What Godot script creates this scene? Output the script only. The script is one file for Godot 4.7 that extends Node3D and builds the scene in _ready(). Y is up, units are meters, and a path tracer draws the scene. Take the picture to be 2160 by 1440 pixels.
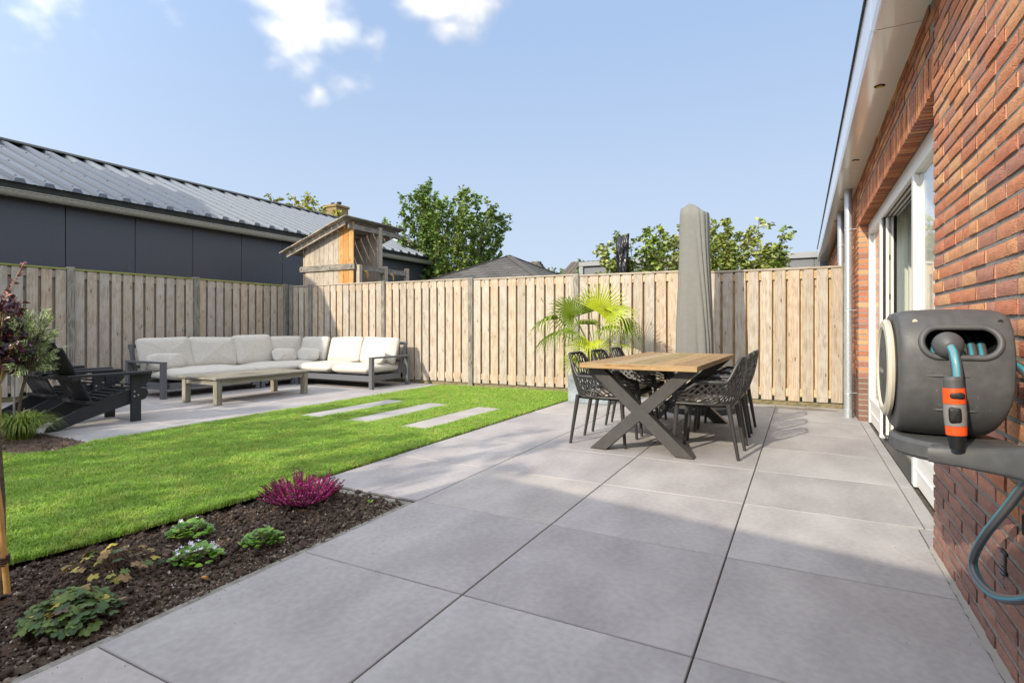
extends Node3D
# A walled back garden in late sunshine. x runs towards the house wall, -z along it to the back fence, y is up; metres.

const SUN := Vector3(0.30, -0.55, -1.0)      # the way the sunlight travels
const WALL := 0.57                            # outer face of the house wall
var rng := RandomNumberGenerator.new()
var taken := {}
var M := {}

# ---------------------------------------------------------------- mesh collecting
class MB:
	var v := PackedVector3Array()
	var n := PackedVector3Array()
	var t := PackedVector2Array()
	var c := PackedColorArray()
	var ix := PackedInt32Array()
	var col := Color.WHITE

	func vert(p: Vector3, nn: Vector3, uv: Vector2) -> int:
		v.append(p); n.append(nn); t.append(uv); c.append(col)
		return v.size() - 1

	func put_tri(a: int, b: int, d: int) -> void:
		var g := (v[b] - v[a]).cross(v[d] - v[a])
		if g.dot(n[a] + n[b] + n[d]) > 0.0:
			ix.append_array(PackedInt32Array([a, d, b]))
		else:
			ix.append_array(PackedInt32Array([a, b, d]))

	func face(p: Array, out: Vector3, uv: Array = []) -> void:
		var nn: Vector3
		if p.size() == 4:
			nn = (p[2] - p[0]).cross(p[3] - p[1])
		else:
			nn = (p[1] - p[0]).cross(p[2] - p[0])
		nn = nn.normalized()
		if nn.dot(out) < 0.0:
			nn = -nn
		var k := v.size()
		for i in p.size():
			vert(p[i], nn, uv[i] if uv.size() else Vector2(p[i].x + p[i].z, p[i].y))
		put_tri(k, k + 1, k + 2)
		if p.size() == 4:
			put_tri(k, k + 2, k + 3)

	# a box with bevelled edges; the texture's v runs along its longest side
	func box(size: Vector3, xf := Transform3D(), bev := 0.0, uvo := Vector2.ZERO) -> void:
		var h := size * 0.5
		var b := minf(bev, minf(h.x, minf(h.y, h.z)) * 0.9)
		var L := 0
		for i in 3:
			if size[i] > size[L]:
				L = i
		for ax in 3:
			var a1 := (ax + 1) % 3
			var a2 := (ax + 2) % 3
			for s in [-1.0, 1.0]:
				var ps := []
				var us := []
				for q in [[-1, -1], [1, -1], [1, 1], [-1, 1]]:
					var p := Vector3.ZERO
					p[ax] = s * h[ax]
					p[a1] = q[0] * (h[a1] - b)
					p[a2] = q[1] * (h[a2] - b)
					ps.append(xf * p)
					var uu: Vector2
					if a1 == L:
						uu = Vector2(p[a2] + s * 0.13 + ax * 0.07, p[a1])
					elif a2 == L:
						uu = Vector2(p[a1] + s * 0.13 + ax * 0.07, p[a2])
					else:
						uu = Vector2(p[a1], p[a2] * 0.2)
					us.append(uu + uvo)
				var o := Vector3.ZERO
				o[ax] = s
				face(ps, xf.basis * o, us)
		if b <= 0.0:
			return
		for ax in 3:
			var a1 := (ax + 1) % 3
			var a2 := (ax + 2) % 3
			for s1 in [-1.0, 1.0]:
				for s2 in [-1.0, 1.0]:
					var ps := []
					var us := []
					for q in [[-1, 0], [1, 0], [1, 1], [-1, 1]]:
						var p := Vector3.ZERO
						p[ax] = q[0] * (h[ax] - b)
						p[a1] = s1 * (h[a1] - (b if q[1] else 0.0))
						p[a2] = s2 * (h[a2] - (0.0 if q[1] else b))
						ps.append(xf * p)
						us.append(Vector2(0.02 * q[1], p[ax]) + uvo)
					var o := Vector3.ZERO
					o[a1] = s1
					o[a2] = s2
					face(ps, xf.basis * o, us)
		for sx in [-1.0, 1.0]:
			for sy in [-1.0, 1.0]:
				for sz in [-1.0, 1.0]:
					var ps := [xf * Vector3(sx * h.x, sy * (h.y - b), sz * (h.z - b)), xf * Vector3(sx * (h.x - b), sy * h.y, sz * (h.z - b)), xf * Vector3(sx * (h.x - b), sy * (h.y - b), sz * h.z)]
					face(ps, xf.basis * Vector3(sx, sy, sz), [uvo, uvo, uvo])

	# box between two corners
	func bx(a: Vector3, b: Vector3, bev := 0.0, uvo := Vector2.ZERO) -> void:
		box((b - a).abs(), Transform3D(Basis(), (a + b) * 0.5), bev, uvo)

	# bar with a rectangular section from a to b
	func bar(a: Vector3, b: Vector3, w: float, d: float, up := Vector3.UP, bev := 0.002, uvo := Vector2.ZERO) -> void:
		var y := (b - a).normalized()
		var x := y.cross(up)
		if x.length() < 0.01:
			x = y.cross(Vector3.RIGHT)
		x = x.normalized()
		var z := x.cross(y)
		box(Vector3(w, (b - a).length(), d), Transform3D(Basis(x, y, z), (a + b) * 0.5), bev, uvo)

	# smooth sheet through rows of points; hint tells the outside (ZERO: away from the middle)
	func sheet(rows: Array, hint := Vector3.ZERO, close_u := false, uvs := Vector2.ONE, uvo := Vector2.ZERO, cols: Array = []) -> void:
		var nr := rows.size()
		var nc: int = rows[0].size()
		var nrm := []
		var mid := Vector3.ZERO
		for r in nr:
			var a := PackedVector3Array()
			a.resize(nc)
			nrm.append(a)
			for p in rows[r]:
				mid += p
		mid /= float(nr * nc)
		var cc := nc if close_u else nc - 1
		for r in nr - 1:
			for k in cc:
				var k2 := (k + 1) % nc
				var g: Vector3 = (rows[r + 1][k2] - rows[r][k]).cross(rows[r + 1][k] - rows[r][k2])
				for w in [[r, k], [r, k2], [r + 1, k], [r + 1, k2]]:
					nrm[w[0]][w[1]] += g
		var total := 0.0
		for r in nr:
			for k in nc:
				total += nrm[r][k].dot(hint if hint != Vector3.ZERO else rows[r][k] - mid)
		var sg := -1.0 if total < 0.0 else 1.0
		var base := v.size()
		var w := nc + (1 if close_u else 0)
		for r in nr:
			for k in w:
				var kk := k % nc
				if cols.size():
					col = cols[r][kk]
				vert(rows[r][kk], (nrm[r][kk] * sg).normalized(), Vector2(float(k) / (w - 1) * uvs.x, float(r) / (nr - 1) * uvs.y) + uvo)
		for r in nr - 1:
			for k in cc:
				var i := base + r * w + k
				put_tri(i, i + 1, i + w + 1)
				put_tri(i, i + w + 1, i + w)

	func tube(pts: Array, rad, sides := 8, cap := true, flat := 1.0, side_cols: Array = []) -> void:
		var rows := []
		var cols := []
		var prev := Vector3.ZERO
		for i in pts.size():
			var d: Vector3 = (pts[mini(i + 1, pts.size() - 1)] - pts[maxi(i - 1, 0)]).normalized()
			var x := prev - d * prev.dot(d) if prev != Vector3.ZERO else d.cross(Vector3.UP if absf(d.y) < 0.9 else Vector3.RIGHT)
			x = x.normalized()
			prev = x
			var y := d.cross(x)
			var rr: float = rad[i] if rad is Array else rad
			var row := PackedVector3Array()
			var crow := []
			for s in sides:
				var a := TAU * s / sides
				row.append(pts[i] + x * cos(a) * rr + y * sin(a) * rr * flat)
				if side_cols.size():
					crow.append(side_cols[s % side_cols.size()])
			rows.append(row)
			cols.append(crow)
		var start := v.size()
		sheet(rows, Vector3.ZERO, true, Vector2(1, 1), Vector2.ZERO, cols if side_cols.size() else [])
		# tubes may curl round: turn each normal away from its own axis
		var w := sides + 1
		for i in pts.size():
			for s in w:
				var q := start + i * w + s
				if n[q].dot(v[q] - pts[i]) < 0.0:
					n[q] = -n[q]
		for i in pts.size() - 1:
			for s in sides:
				var at := ix.size() - 6 * (sides * (pts.size() - 1)) + 6 * (i * sides + s)
				for f in 2:
					var a := ix[at + 3 * f]
					var b := ix[at + 3 * f + 1]
					var e := ix[at + 3 * f + 2]
					if (v[b] - v[a]).cross(v[e] - v[a]).dot(n[a] + n[b] + n[e]) > 0.0:
						ix[at + 3 * f + 1] = e
						ix[at + 3 * f + 2] = b
		if cap:
			for e in [0, pts.size() - 1]:
				var d: Vector3 = pts[0] - pts[1] if e == 0 else pts[e] - pts[e - 1]
				d = d.normalized()
				var k := v.size()
				vert(pts[e], d, Vector2.ZERO)
				for p in rows[e]:
					vert(p, d, Vector2.ZERO)
				for s in sides:
					put_tri(k, k + 1 + s, k + 1 + (s + 1) % sides)

	# turned shape: profile of (radius, height) about y
	func lathe(profile: Array, seg := 24, xf := Transform3D()) -> void:
		for i in profile.size() - 1:
			var a: Vector2 = profile[i]
			var b: Vector2 = profile[i + 1]
			var d := b - a
			var nn := Vector2(d.y, -d.x).normalized()
			var k := v.size()
			for s in seg + 1:
				var g := TAU * s / seg
				var o := Vector3(cos(g), 0, sin(g))
				var no := xf.basis * (o * nn.x + Vector3(0, nn.y, 0))
				no = no.normalized()
				vert(xf * (o * a.x + Vector3(0, a.y, 0)), no, Vector2(float(s) / seg, a.y))
				vert(xf * (o * b.x + Vector3(0, b.y, 0)), no, Vector2(float(s) / seg, b.y))
			for s in seg:
				var q := k + s * 2
				if a.x > 0.00001:
					put_tri(q, q + 1, q + 2)
				if b.x > 0.00001:
					put_tri(q + 1, q + 3, q + 2)

	# a flat outline in x,y pulled out along z
	func prism(poly: PackedVector2Array, depth: float, xf := Transform3D(), bev := 0.0) -> void:
		var tr := Geometry2D.triangulate_polygon(poly)
		var inner := poly
		if bev > 0.0:
			var off := Geometry2D.offset_polygon(poly, -bev)
			if off.size() and off[0].size() == poly.size():
				# keep the corners paired
				inner = PackedVector2Array()
				for p in poly:
					var best: Vector2 = off[0][0]
					for q in off[0]:
						if q.distance_to(p) < best.distance_to(p):
							best = q
					inner.append(best)
				tr = Geometry2D.triangulate_polygon(inner)
		for s in [-1.0, 1.0]:
			var k := v.size()
			var nn := (xf.basis * Vector3(0, 0, s)).normalized()
			for p in inner:
				vert(xf * Vector3(p.x, p.y, s * depth * 0.5), nn, p)
			for i in tr.size() / 3:
				put_tri(k + tr[i * 3], k + tr[i * 3 + 1], k + tr[i * 3 + 2])
		var area := 0.0
		for i in poly.size():
			area += poly[i].cross(poly[(i + 1) % poly.size()])
		for i in poly.size():
			var j := (i + 1) % poly.size()
			var p := poly[i]
			var q := poly[j]
			var o := Vector2(q.y - p.y, p.x - q.x) * (1.0 if area > 0.0 else -1.0)
			var o3 := xf.basis * Vector3(o.x, o.y, 0)
			var z0 := -depth * 0.5 + (bev if inner != poly else 0.0)
			face([xf * Vector3(p.x, p.y, z0), xf * Vector3(q.x, q.y, z0), xf * Vector3(q.x, q.y, -z0), xf * Vector3(p.x, p.y, -z0)], o3, [Vector2(p.x, z0), Vector2(q.x, z0), Vector2(q.x, -z0), Vector2(p.x, -z0)])
			if inner != poly:
				for s in [-1.0, 1.0]:
					face([xf * Vector3(p.x, p.y, s * absf(z0)), xf * Vector3(q.x, q.y, s * absf(z0)), xf * Vector3(inner[j].x, inner[j].y, s * depth * 0.5), xf * Vector3(inner[i].x, inner[i].y, s * depth * 0.5)], o3 + xf.basis * Vector3(0, 0, s * o.length()))

	func add(o: MB, xf := Transform3D()) -> void:
		var k := v.size()
		for i in o.v.size():
			v.append(xf * o.v[i])
			n.append((xf.basis * o.n[i]).normalized())
		t.append_array(o.t)
		c.append_array(o.c)
		for i in o.ix:
			ix.append(k + i)

	func done(tinted := false) -> ArrayMesh:
		var a := []
		a.resize(Mesh.ARRAY_MAX)
		a[Mesh.ARRAY_VERTEX] = v
		a[Mesh.ARRAY_NORMAL] = n
		a[Mesh.ARRAY_TEX_UV] = t
		if tinted:
			a[Mesh.ARRAY_COLOR] = c
		a[Mesh.ARRAY_INDEX] = ix
		var m := ArrayMesh.new()
		m.add_surface_from_arrays(Mesh.PRIMITIVE_TRIANGLES, a)
		return m

# ---------------------------------------------------------------- naming
func numbered(parent: Node, called: String) -> String:
	var key := str(parent.get_instance_id()) + called
	var k: int = taken.get(key, 0)
	taken[key] = k + 1
	return called if k == 0 else "%s_%03d" % [called, k]

func obj(called: String, shape, material: Material, parent: Node = self) -> MeshInstance3D:
	var o := MeshInstance3D.new()
	o.name = numbered(parent, called)
	o.mesh = shape.done(material is BaseMaterial3D and material.vertex_color_use_as_albedo) if shape is MB else shape
	o.material_override = material
	parent.add_child(o, true)
	return o

func tag(o: Node, label: String, category: String, group := "") -> void:
	o.set_meta("label", label)
	o.set_meta("category", category)
	if group:
		o.set_meta("group", group)

func thing(called: String, label: String, category: String, at := Vector3.ZERO, turn := 0.0, group := "") -> Node3D:
	var o := Node3D.new()
	o.name = numbered(self, called)
	add_child(o, true)
	o.position = at
	o.rotation.y = turn
	tag(o, label, category, group)
	return o

func struct(called: String, shape, material: Material) -> MeshInstance3D:
	var o := obj(called, shape, material)
	o.set_meta("kind", "structure")
	return o

func stuff(o: Node) -> Node:
	o.set_meta("kind", "stuff")
	return o

func dup(root: Node3D, at: Vector3, turn: float, label: String) -> Node3D:
	var r: Node3D = root.duplicate()
	r.name = numbered(self, str(root.name))
	add_child(r, true)
	r.position = at
	r.rotation.y = turn
	r.set_meta("label", label)
	return r

func at(x: float, y: float, z: float, b := Basis()) -> Transform3D:
	return Transform3D(b, Vector3(x, y, z))

func rnd(a: float, b: float) -> float:
	return rng.randf_range(a, b)

# copies of one small mesh, each with its own colour
func many(called: String, mesh: Mesh, xfs: Array, cols: Array, material: Material, parent: Node = self) -> MultiMeshInstance3D:
	var buf := PackedFloat32Array()
	buf.resize(xfs.size() * 16)
	var q := 0
	for i in xfs.size():
		var x: Transform3D = xfs[i]
		var cc: Color = cols[i]
		for r in 3:
			buf[q] = x.basis.x[r]; buf[q + 1] = x.basis.y[r]; buf[q + 2] = x.basis.z[r]; buf[q + 3] = x.origin[r]
			q += 4
		buf[q] = cc.r; buf[q + 1] = cc.g; buf[q + 2] = cc.b; buf[q + 3] = 1.0
		q += 4
	var mm := MultiMesh.new()
	mm.transform_format = MultiMesh.TRANSFORM_3D
	mm.use_colors = true
	mm.mesh = mesh
	mm.instance_count = xfs.size()
	mm.buffer = buf
	var o := MultiMeshInstance3D.new()
	o.name = numbered(parent, called)
	o.multimesh = mm
	o.material_override = material
	parent.add_child(o, true)
	return o

# ---------------------------------------------------------------- textures and materials
func seam(w: int, h: int, freq: float, sd: int, oct := 4) -> PackedByteArray:
	var f := FastNoiseLite.new()
	f.noise_type = FastNoiseLite.TYPE_SIMPLEX_SMOOTH
	f.seed = sd
	f.frequency = freq
	f.fractal_octaves = oct
	var im := f.get_seamless_image(w, h)
	im.convert(Image.FORMAT_L8)
	return im.get_data()

func stretched(w: int, h0: int, h: int, freq: float, sd: int, oct := 4) -> PackedByteArray:
	var im := Image.create_from_data(w, h0, false, Image.FORMAT_L8, seam(w, h0, freq, sd, oct))
	im.resize(w, h, Image.INTERPOLATE_CUBIC)
	return im.get_data()

func tex(w: int, h: int, data: PackedByteArray, grey := false) -> ImageTexture:
	return ImageTexture.create_from_image(Image.create_from_data(w, h, false, Image.FORMAT_L8 if grey else Image.FORMAT_RGB8, data))

# board texture: 0.6 m across and 2.4 m along; returns colour and relief
func wood(sd: int, dark: Color, light: Color, grey: Color, knots: int, grain := 1.0) -> Array:
	var w := 512
	var h := 1024
	var streak := stretched(w, 24, h, 0.045, sd, 5)
	var fine := stretched(w, 96, h, 0.16, sd + 1, 3)
	var broad := stretched(w, 200, h, 0.006, sd + 2, 3)
	var blot := seam(w, h, 0.008, sd + 3, 4)
	var kx := []
	var r := RandomNumberGenerator.new()
	r.seed = sd
	for i in knots:
		kx.append(Vector3(r.randf_range(20, w - 20), r.randf_range(30, h - 30), r.randf_range(7, 12)))
	var tone := PackedFloat32Array()
	tone.resize(w * h)
	for i in w * h:
		var g := 0.5 + 0.5 * sin(float(i % w) * 0.075 + broad[i] * 0.16)
		tone[i] = (streak[i] * 0.45 + fine[i] * 0.25) / 255.0 + 0.3 * g * grain + 0.15 * (1.0 - grain)
	for k in kx:
		for y in range(maxi(0, int(k.y - k.z * 5)), mini(h, int(k.y + k.z * 5))):
			for x in range(maxi(0, int(k.x - k.z * 3)), mini(w, int(k.x + k.z * 3))):
				var d: float = Vector2(x - k.x, (y - k.y) * 0.62).length() / k.z
				if d < 2.8:
					var i := y * w + x
					var ring := 0.5 + 0.5 * sin(d * 7.0)
					var f := clampf((2.8 - d) / 1.6, 0, 1)
					tone[i] = lerpf(tone[i], 0.35 + ring * 0.3, f * 0.75)
					if d < 1.0:
						tone[i] = lerpf(-0.55, tone[i], smoothstep(0.55, 1.0, d))
	var out := PackedByteArray()
	var rel := PackedByteArray()
	out.resize(w * h * 3)
	rel.resize(w * h)
	for i in w * h:
		var q := tone[i]
		var c := dark.lerp(light, clampf(q * 1.25 - 0.12, -0.5, 1.2))
		c = c.lerp(grey, clampf((blot[i] / 255.0 - 0.42) * 2.2, 0.0, 0.75))
		out[i * 3] = clampi(int(c.r * 255), 8, 250)
		out[i * 3 + 1] = clampi(int(c.g * 255), 8, 250)
		out[i * 3 + 2] = clampi(int(c.b * 255), 8, 250)
		rel[i] = clampi(int(q * 200 + 30), 0, 255)
	return [tex(w, h, out), tex(w, h, rel, true)]

# cloudy surface between colours; a: large, b: fine share
func cloudy(s: int, sd: int, lo: Color, hi: Color, f1: float, f2: float, mixed := 0.5, stretch := 1) -> ImageTexture:
	var a := seam(s, s, f1, sd, 5)
	var b := seam(s, s, f2, sd + 7, 3)
	if stretch > 1:
		a = stretched(s, s / stretch, s, f1, sd, 5)
	var out := PackedByteArray()
	out.resize(s * s * 3)
	for i in s * s:
		var q := (a[i] * (1.0 - mixed) + b[i] * mixed) / 255.0
		var c := lo.lerp(hi, clampf((q - 0.5) * 1.7 + 0.5, 0, 1))
		out[i * 3] = int(c.r * 255)
		out[i * 3 + 1] = int(c.g * 255)
		out[i * 3 + 2] = int(c.b * 255)
	return tex(s, s, out)

func std(c: Color, rough := 0.7, metal := 0.0) -> StandardMaterial3D:
	var m := StandardMaterial3D.new()
	m.albedo_color = c
	m.roughness = rough
	m.metallic = metal
	return m

func tri(m: StandardMaterial3D, scale: float, off := Vector3.ZERO) -> StandardMaterial3D:
	m.uv1_triplanar = true
	m.uv1_world_triplanar = true
	m.uv1_scale = Vector3.ONE * scale
	m.uv1_offset = off
	return m

func bump(m: StandardMaterial3D, tx: Texture2D, cm: float) -> StandardMaterial3D:
	m.heightmap_enabled = true
	m.heightmap_texture = tx
	m.heightmap_scale = cm
	return m

func leafy(rough := 0.5, back := 0.5, spec := 0.4) -> StandardMaterial3D:
	var m := std(Color.WHITE, rough)
	m.vertex_color_use_as_albedo = true
	m.metallic_specular = spec
	m.backlight_enabled = true
	m.backlight = Color(back, back, back * 0.6)
	m.cull_mode = BaseMaterial3D.CULL_DISABLED
	return m

func wooden(called: String, tx: Array, tints: Array, rough := 0.85, cm := 0.12) -> void:
	var a := []
	for q in tints:
		var m := std(q, rough)
		m.albedo_texture = tx[0]
		m.uv1_scale = Vector3(1 / 0.6, 1 / 2.4, 1)
		m.metallic_specular = 0.25
		bump(m, tx[1], cm)
		a.append(m)
	M[called] = a

func pick(a: Array):
	return a[rng.randi() % a.size()]

func make_materials() -> void:
	wooden("fence", wood(3, Color(0.575, 0.53, 0.475), Color(0.785, 0.74, 0.68), Color(0.73, 0.705, 0.66), 13), [Color(1, 0.995, 0.99), Color(0.985, 0.97, 0.955), Color(0.955, 0.96, 0.965), Color(1.0, 0.965, 0.925), Color(0.93, 0.92, 0.905)])
	wooden("fresh", wood(9, Color(0.66, 0.54, 0.40), Color(0.89, 0.79, 0.64), Color(0.83, 0.74, 0.60), 12), [Color(1, 1, 1), Color(0.96, 0.92, 0.86)])
	wooden("orange", wood(15, Color(0.58, 0.42, 0.26), Color(0.83, 0.67, 0.46), Color(0.74, 0.60, 0.44), 18), [Color(1, 1, 1), Color(1, 0.92, 0.82)])
	wooden("teak", wood(21, Color(0.47, 0.385, 0.28), Color(0.75, 0.655, 0.51), Color(0.62, 0.56, 0.46), 0, 0.7), [Color(1, 1, 1), Color(0.93, 0.88, 0.84), Color(1, 0.96, 0.9), Color(0.9, 0.92, 0.86)], 0.6, 0.05)
	wooden("silver", wood(27, Color(0.38, 0.36, 0.32), Color(0.66, 0.635, 0.585), Color(0.57, 0.56, 0.53), 0, 0.6), [Color(1, 1, 1), Color(0.94, 0.95, 0.92), Color(1, 0.98, 0.94)], 0.75, 0.08)
	wooden("post", wood(33, Color(0.34, 0.32, 0.29), Color(0.68, 0.66, 0.62), Color(0.62, 0.60, 0.56), 3), [Color(1, 1, 1), Color(0.93, 0.93, 0.93)])
	# paving: pale ceramic concrete with soft clouds
	var tl := []
	var ct := cloudy(768, 41, Color(0.60, 0.587, 0.582), Color(0.693, 0.679, 0.671), 0.006, 0.07, 0.38, 2)
	var cf := tex(256, 256, seam(256, 256, 0.12, 44, 3), true)
	for i in 5:
		var m := std([Color(1, 1, 1), Color(0.955, 0.955, 0.955), Color(1, 0.985, 0.97), Color(0.965, 0.955, 0.96), Color(0.985, 0.975, 0.975)][i], 0.62)
		m.albedo_texture = ct
		m.metallic_specular = 0.35
		tri(m, 0.43, Vector3(0.37 * i, 0.21 * i, 0.53 * i))
		tl.append(m)
	M.tile = tl
	M.joint = tri(std(Color.WHITE, 0.95), 2.0)
	M.joint.albedo_texture = cloudy(256, 47, Color(0.20, 0.18, 0.16), Color(0.42, 0.38, 0.33), 0.02, 0.2, 0.5)
	M.concrete = tri(std(Color.WHITE, 0.9), 1.4)
	M.concrete.albedo_texture = cloudy(256, 51, Color(0.40, 0.385, 0.35), Color(0.60, 0.585, 0.55), 0.03, 0.2, 0.5)
	M.moss = tri(std(Color.WHITE, 0.95), 1.7)
	M.moss.albedo_texture = cloudy(256, 53, Color(0.38, 0.36, 0.27), Color(0.58, 0.53, 0.41), 0.02, 0.2, 0.4)
	# bricks
	var bt := cloudy(512, 61, Color(0.86, 0.82, 0.80), Color(1.0, 1.0, 1.0), 0.02, 0.09, 0.5)
	var bh := tex(512, 512, seam(512, 512, 0.10, 63, 5), true)
	var bs := []
	for q in [Color(0.88, 0.62, 0.48), Color(0.92, 0.69, 0.53), Color(0.85, 0.58, 0.47), Color(0.81, 0.60, 0.52), Color(0.93, 0.73, 0.57), Color(0.88, 0.64, 0.51), Color(0.79, 0.59, 0.52), Color(0.87, 0.60, 0.47)]:
		var m := std(q, 0.9)
		m.albedo_texture = bt
		m.metallic_specular = 0.1
		tri(m, 2.6, Vector3(rnd(0, 1), rnd(0, 1), rnd(0, 1)))
		bump(m, bh, 0.5)
		bs.append(m)
	M.brick = bs
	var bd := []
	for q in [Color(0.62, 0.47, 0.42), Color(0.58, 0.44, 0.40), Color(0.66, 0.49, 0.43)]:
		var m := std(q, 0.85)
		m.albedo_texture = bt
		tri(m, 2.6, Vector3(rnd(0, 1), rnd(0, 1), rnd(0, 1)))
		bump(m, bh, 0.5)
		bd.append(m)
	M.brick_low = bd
	M.brick_tint = tri(std(Color.WHITE, 0.9), 2.6)
	M.brick_tint.vertex_color_use_as_albedo = true
	M.brick_tint.albedo_texture = bt
	M.brick_tint.metallic_specular = 0.1
	bump(M.brick_tint, bh, 0.5)
	M.mortar = tri(std(Color.WHITE, 0.97), 5.0)
	M.mortar.albedo_texture = cloudy(256, 67, Color(0.44, 0.43, 0.41), Color(0.61, 0.595, 0.57), 0.03, 0.25, 0.6)
	M.white = std(Color(0.90, 0.895, 0.875), 0.35)
	M.gasket = std(Color(0.10, 0.10, 0.10), 0.6)
	M.alu = std(Color(0.66, 0.65, 0.62), 0.4, 0.7)
	M.glass = std(Color(0.92, 0.96, 0.95, 0.08), 0.02)
	M.glass.transparency = BaseMaterial3D.TRANSPARENCY_ALPHA
	M.soffit = std(Color(0.90, 0.885, 0.85), 0.10)
	M.soffit.metallic_specular = 0.6
	M.fascia = std(Color(0.84, 0.84, 0.86), 0.12)
	M.fascia.metallic_specular = 0.8
	M.zinc = tri(std(Color.WHITE, 0.38, 0.55), 4.0)
	M.zinc.albedo_texture = cloudy(256, 71, Color(0.66, 0.69, 0.71), Color(0.80, 0.83, 0.85), 0.03, 0.15, 0.4)
	M.black = std(Color(0.085, 0.085, 0.095), 0.55)
	M.interior = std(Color(0.62, 0.58, 0.50), 0.9)
	M.oak = M.teak[2]
	M.curtain = std(Color(0.80, 0.82, 0.77), 0.9)
	# furniture
	M.frame = std(Color(0.36, 0.365, 0.385), 0.5)
	M.charcoal = std(Color(0.30, 0.295, 0.29), 0.42, 0.25)
	M.charcoal.albedo_texture = cloudy(256, 73, Color(0.86, 0.86, 0.86), Color(1, 1, 1), 0.02, 0.2, 0.4)
	tri(M.charcoal, 1.5)
	M.hdpe = std(Color(0.17, 0.175, 0.195), 0.5)
	M.hdpe.metallic_specular = 0.4
	bump(M.hdpe, tex(256, 256, stretched(256, 16, 256, 0.1, 75), true), 0.08)
	M.resin = std(Color(0.20, 0.195, 0.19), 0.45)
	M.linen = tri(std(Color.WHITE, 0.95), 3.0)
	M.linen.albedo_texture = cloudy(512, 79, Color(0.715, 0.695, 0.655), Color(0.775, 0.755, 0.72), 0.01, 0.3, 0.5)
	M.linen.rim_enabled = true
	M.linen.rim = 0.2
	bump(M.linen, tex(512, 512, seam(512, 512, 0.01, 80, 3), true), 0.25)
	M.seatpad = std(Color(0.74, 0.70, 0.65), 0.95)
	M.cover = tri(std(Color.WHITE, 0.75), 2.0)
	M.cover.albedo_texture = cloudy(512, 83, Color(0.425, 0.425, 0.405), Color(0.455, 0.455, 0.435), 0.012, 0.3, 0.4)
	M.granite = tri(std(Color.WHITE, 0.45), 4.0)
	M.granite.albedo_texture = cloudy(256, 87, Color(0.12, 0.12, 0.13), Color(0.30, 0.30, 0.31), 0.05, 0.4, 0.6)
	M.planter = tri(std(Color.WHITE, 0.7), 1.1)
	M.planter.albedo_texture = cloudy(512, 89, Color(0.43, 0.47, 0.50), Color(0.60, 0.64, 0.66), 0.008, 0.06, 0.3)
	M.soil = tri(std(Color.WHITE, 1.0), 2.2)
	M.soil.albedo_texture = cloudy(512, 91, Color(0.21, 0.16, 0.125), Color(0.40, 0.32, 0.26), 0.02, 0.22, 0.6)
	M.clod = std(Color.WHITE, 1.0)
	M.clod.vertex_color_use_as_albedo = true
	M.leaf = leafy(0.5, 0.45)
	M.shiny_leaf = leafy(0.35, 0.3, 0.5)
	M.petal = leafy(0.7, 0.4, 0.2)
	M.grass = leafy(0.55, 0.55, 0.3)
	M.turf = tri(std(Color.WHITE, 1.0), 1.3)
	M.turf.albedo_texture = cloudy(256, 93, Color(0.20, 0.22, 0.08), Color(0.34, 0.38, 0.13), 0.03, 0.25, 0.5)
	M.bark = tri(std(Color.WHITE, 0.95), 3.0)
	M.bark.albedo_texture = cloudy(256, 97, Color(0.30, 0.25, 0.19), Color(0.48, 0.42, 0.34), 0.03, 0.2, 0.5)
	M.ground = tri(std(Color.WHITE, 1.0), 0.25)
	M.ground.albedo_texture = cloudy(256, 99, Color(0.24, 0.28, 0.14), Color(0.38, 0.40, 0.24), 0.02, 0.2, 0.5)
	# barn and houses
	M.barn_wall = std(Color(0.30, 0.305, 0.33), 0.34, 0.1)
	M.barn_dark = tri(std(Color.WHITE, 0.8), 1.2)
	M.barn_dark.albedo_texture = cloudy(256, 103, Color(0.12, 0.125, 0.12), Color(0.25, 0.255, 0.22), 0.02, 0.1, 0.5)
	M.barn_roof = tri(std(Color.WHITE, 0.34, 0.25), 0.6)
	M.barn_roof.albedo_texture = cloudy(256, 105, Color(0.385, 0.405, 0.43), Color(0.415, 0.435, 0.46), 0.02, 0.1, 0.4)
	M.gutter = tri(std(Color.WHITE, 0.6), 2.0)
	M.gutter.albedo_texture = cloudy(256, 107, Color(0.52, 0.505, 0.46), Color(0.68, 0.66, 0.61), 0.03, 0.2, 0.4)
	var sh := []
	for q in [0.27, 0.30, 0.33]:
		sh.append(std(Color(q, q * 0.97, q * 0.94), 0.95))
	M.shingle = sh
	M.grey_panel = std(Color(0.40, 0.41, 0.42), 0.6)
	M.grey_trim = std(Color(0.52, 0.53, 0.53), 0.6)
	M.render = std(Color(0.70, 0.66, 0.58), 0.9)
	M.roof_tile = std(Color(0.36, 0.32, 0.29), 0.85)
	M.old_brick = tri(std(Color.WHITE, 0.95), 3.0)
	M.old_brick.albedo_texture = cloudy(128, 109, Color(0.46, 0.39, 0.28), Color(0.60, 0.52, 0.36), 0.05, 0.2, 0.5)
	# hose reel
	M.reel = tri(std(Color.WHITE, 0.5), 5.0)
	M.reel.albedo_texture = cloudy(512, 111, Color(0.29, 0.296, 0.305), Color(0.345, 0.35, 0.357), 0.01, 0.15, 0.3)
	M.reel.metallic_specular = 0.45
	M.ivory = std(Color(0.78, 0.75, 0.68), 0.5)
	M.orange_plastic = std(Color(0.93, 0.33, 0.13), 0.4)
	M.grey_plastic = std(Color(0.50, 0.49, 0.49), 0.45)
	M.hose = std(Color.WHITE, 0.4)
	M.hose.vertex_color_use_as_albedo = true
	M.scuff = std(Color(0.50, 0.50, 0.48), 0.8)
	M.bamboo = tri(std(Color.WHITE, 0.5), 6.0)
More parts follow.
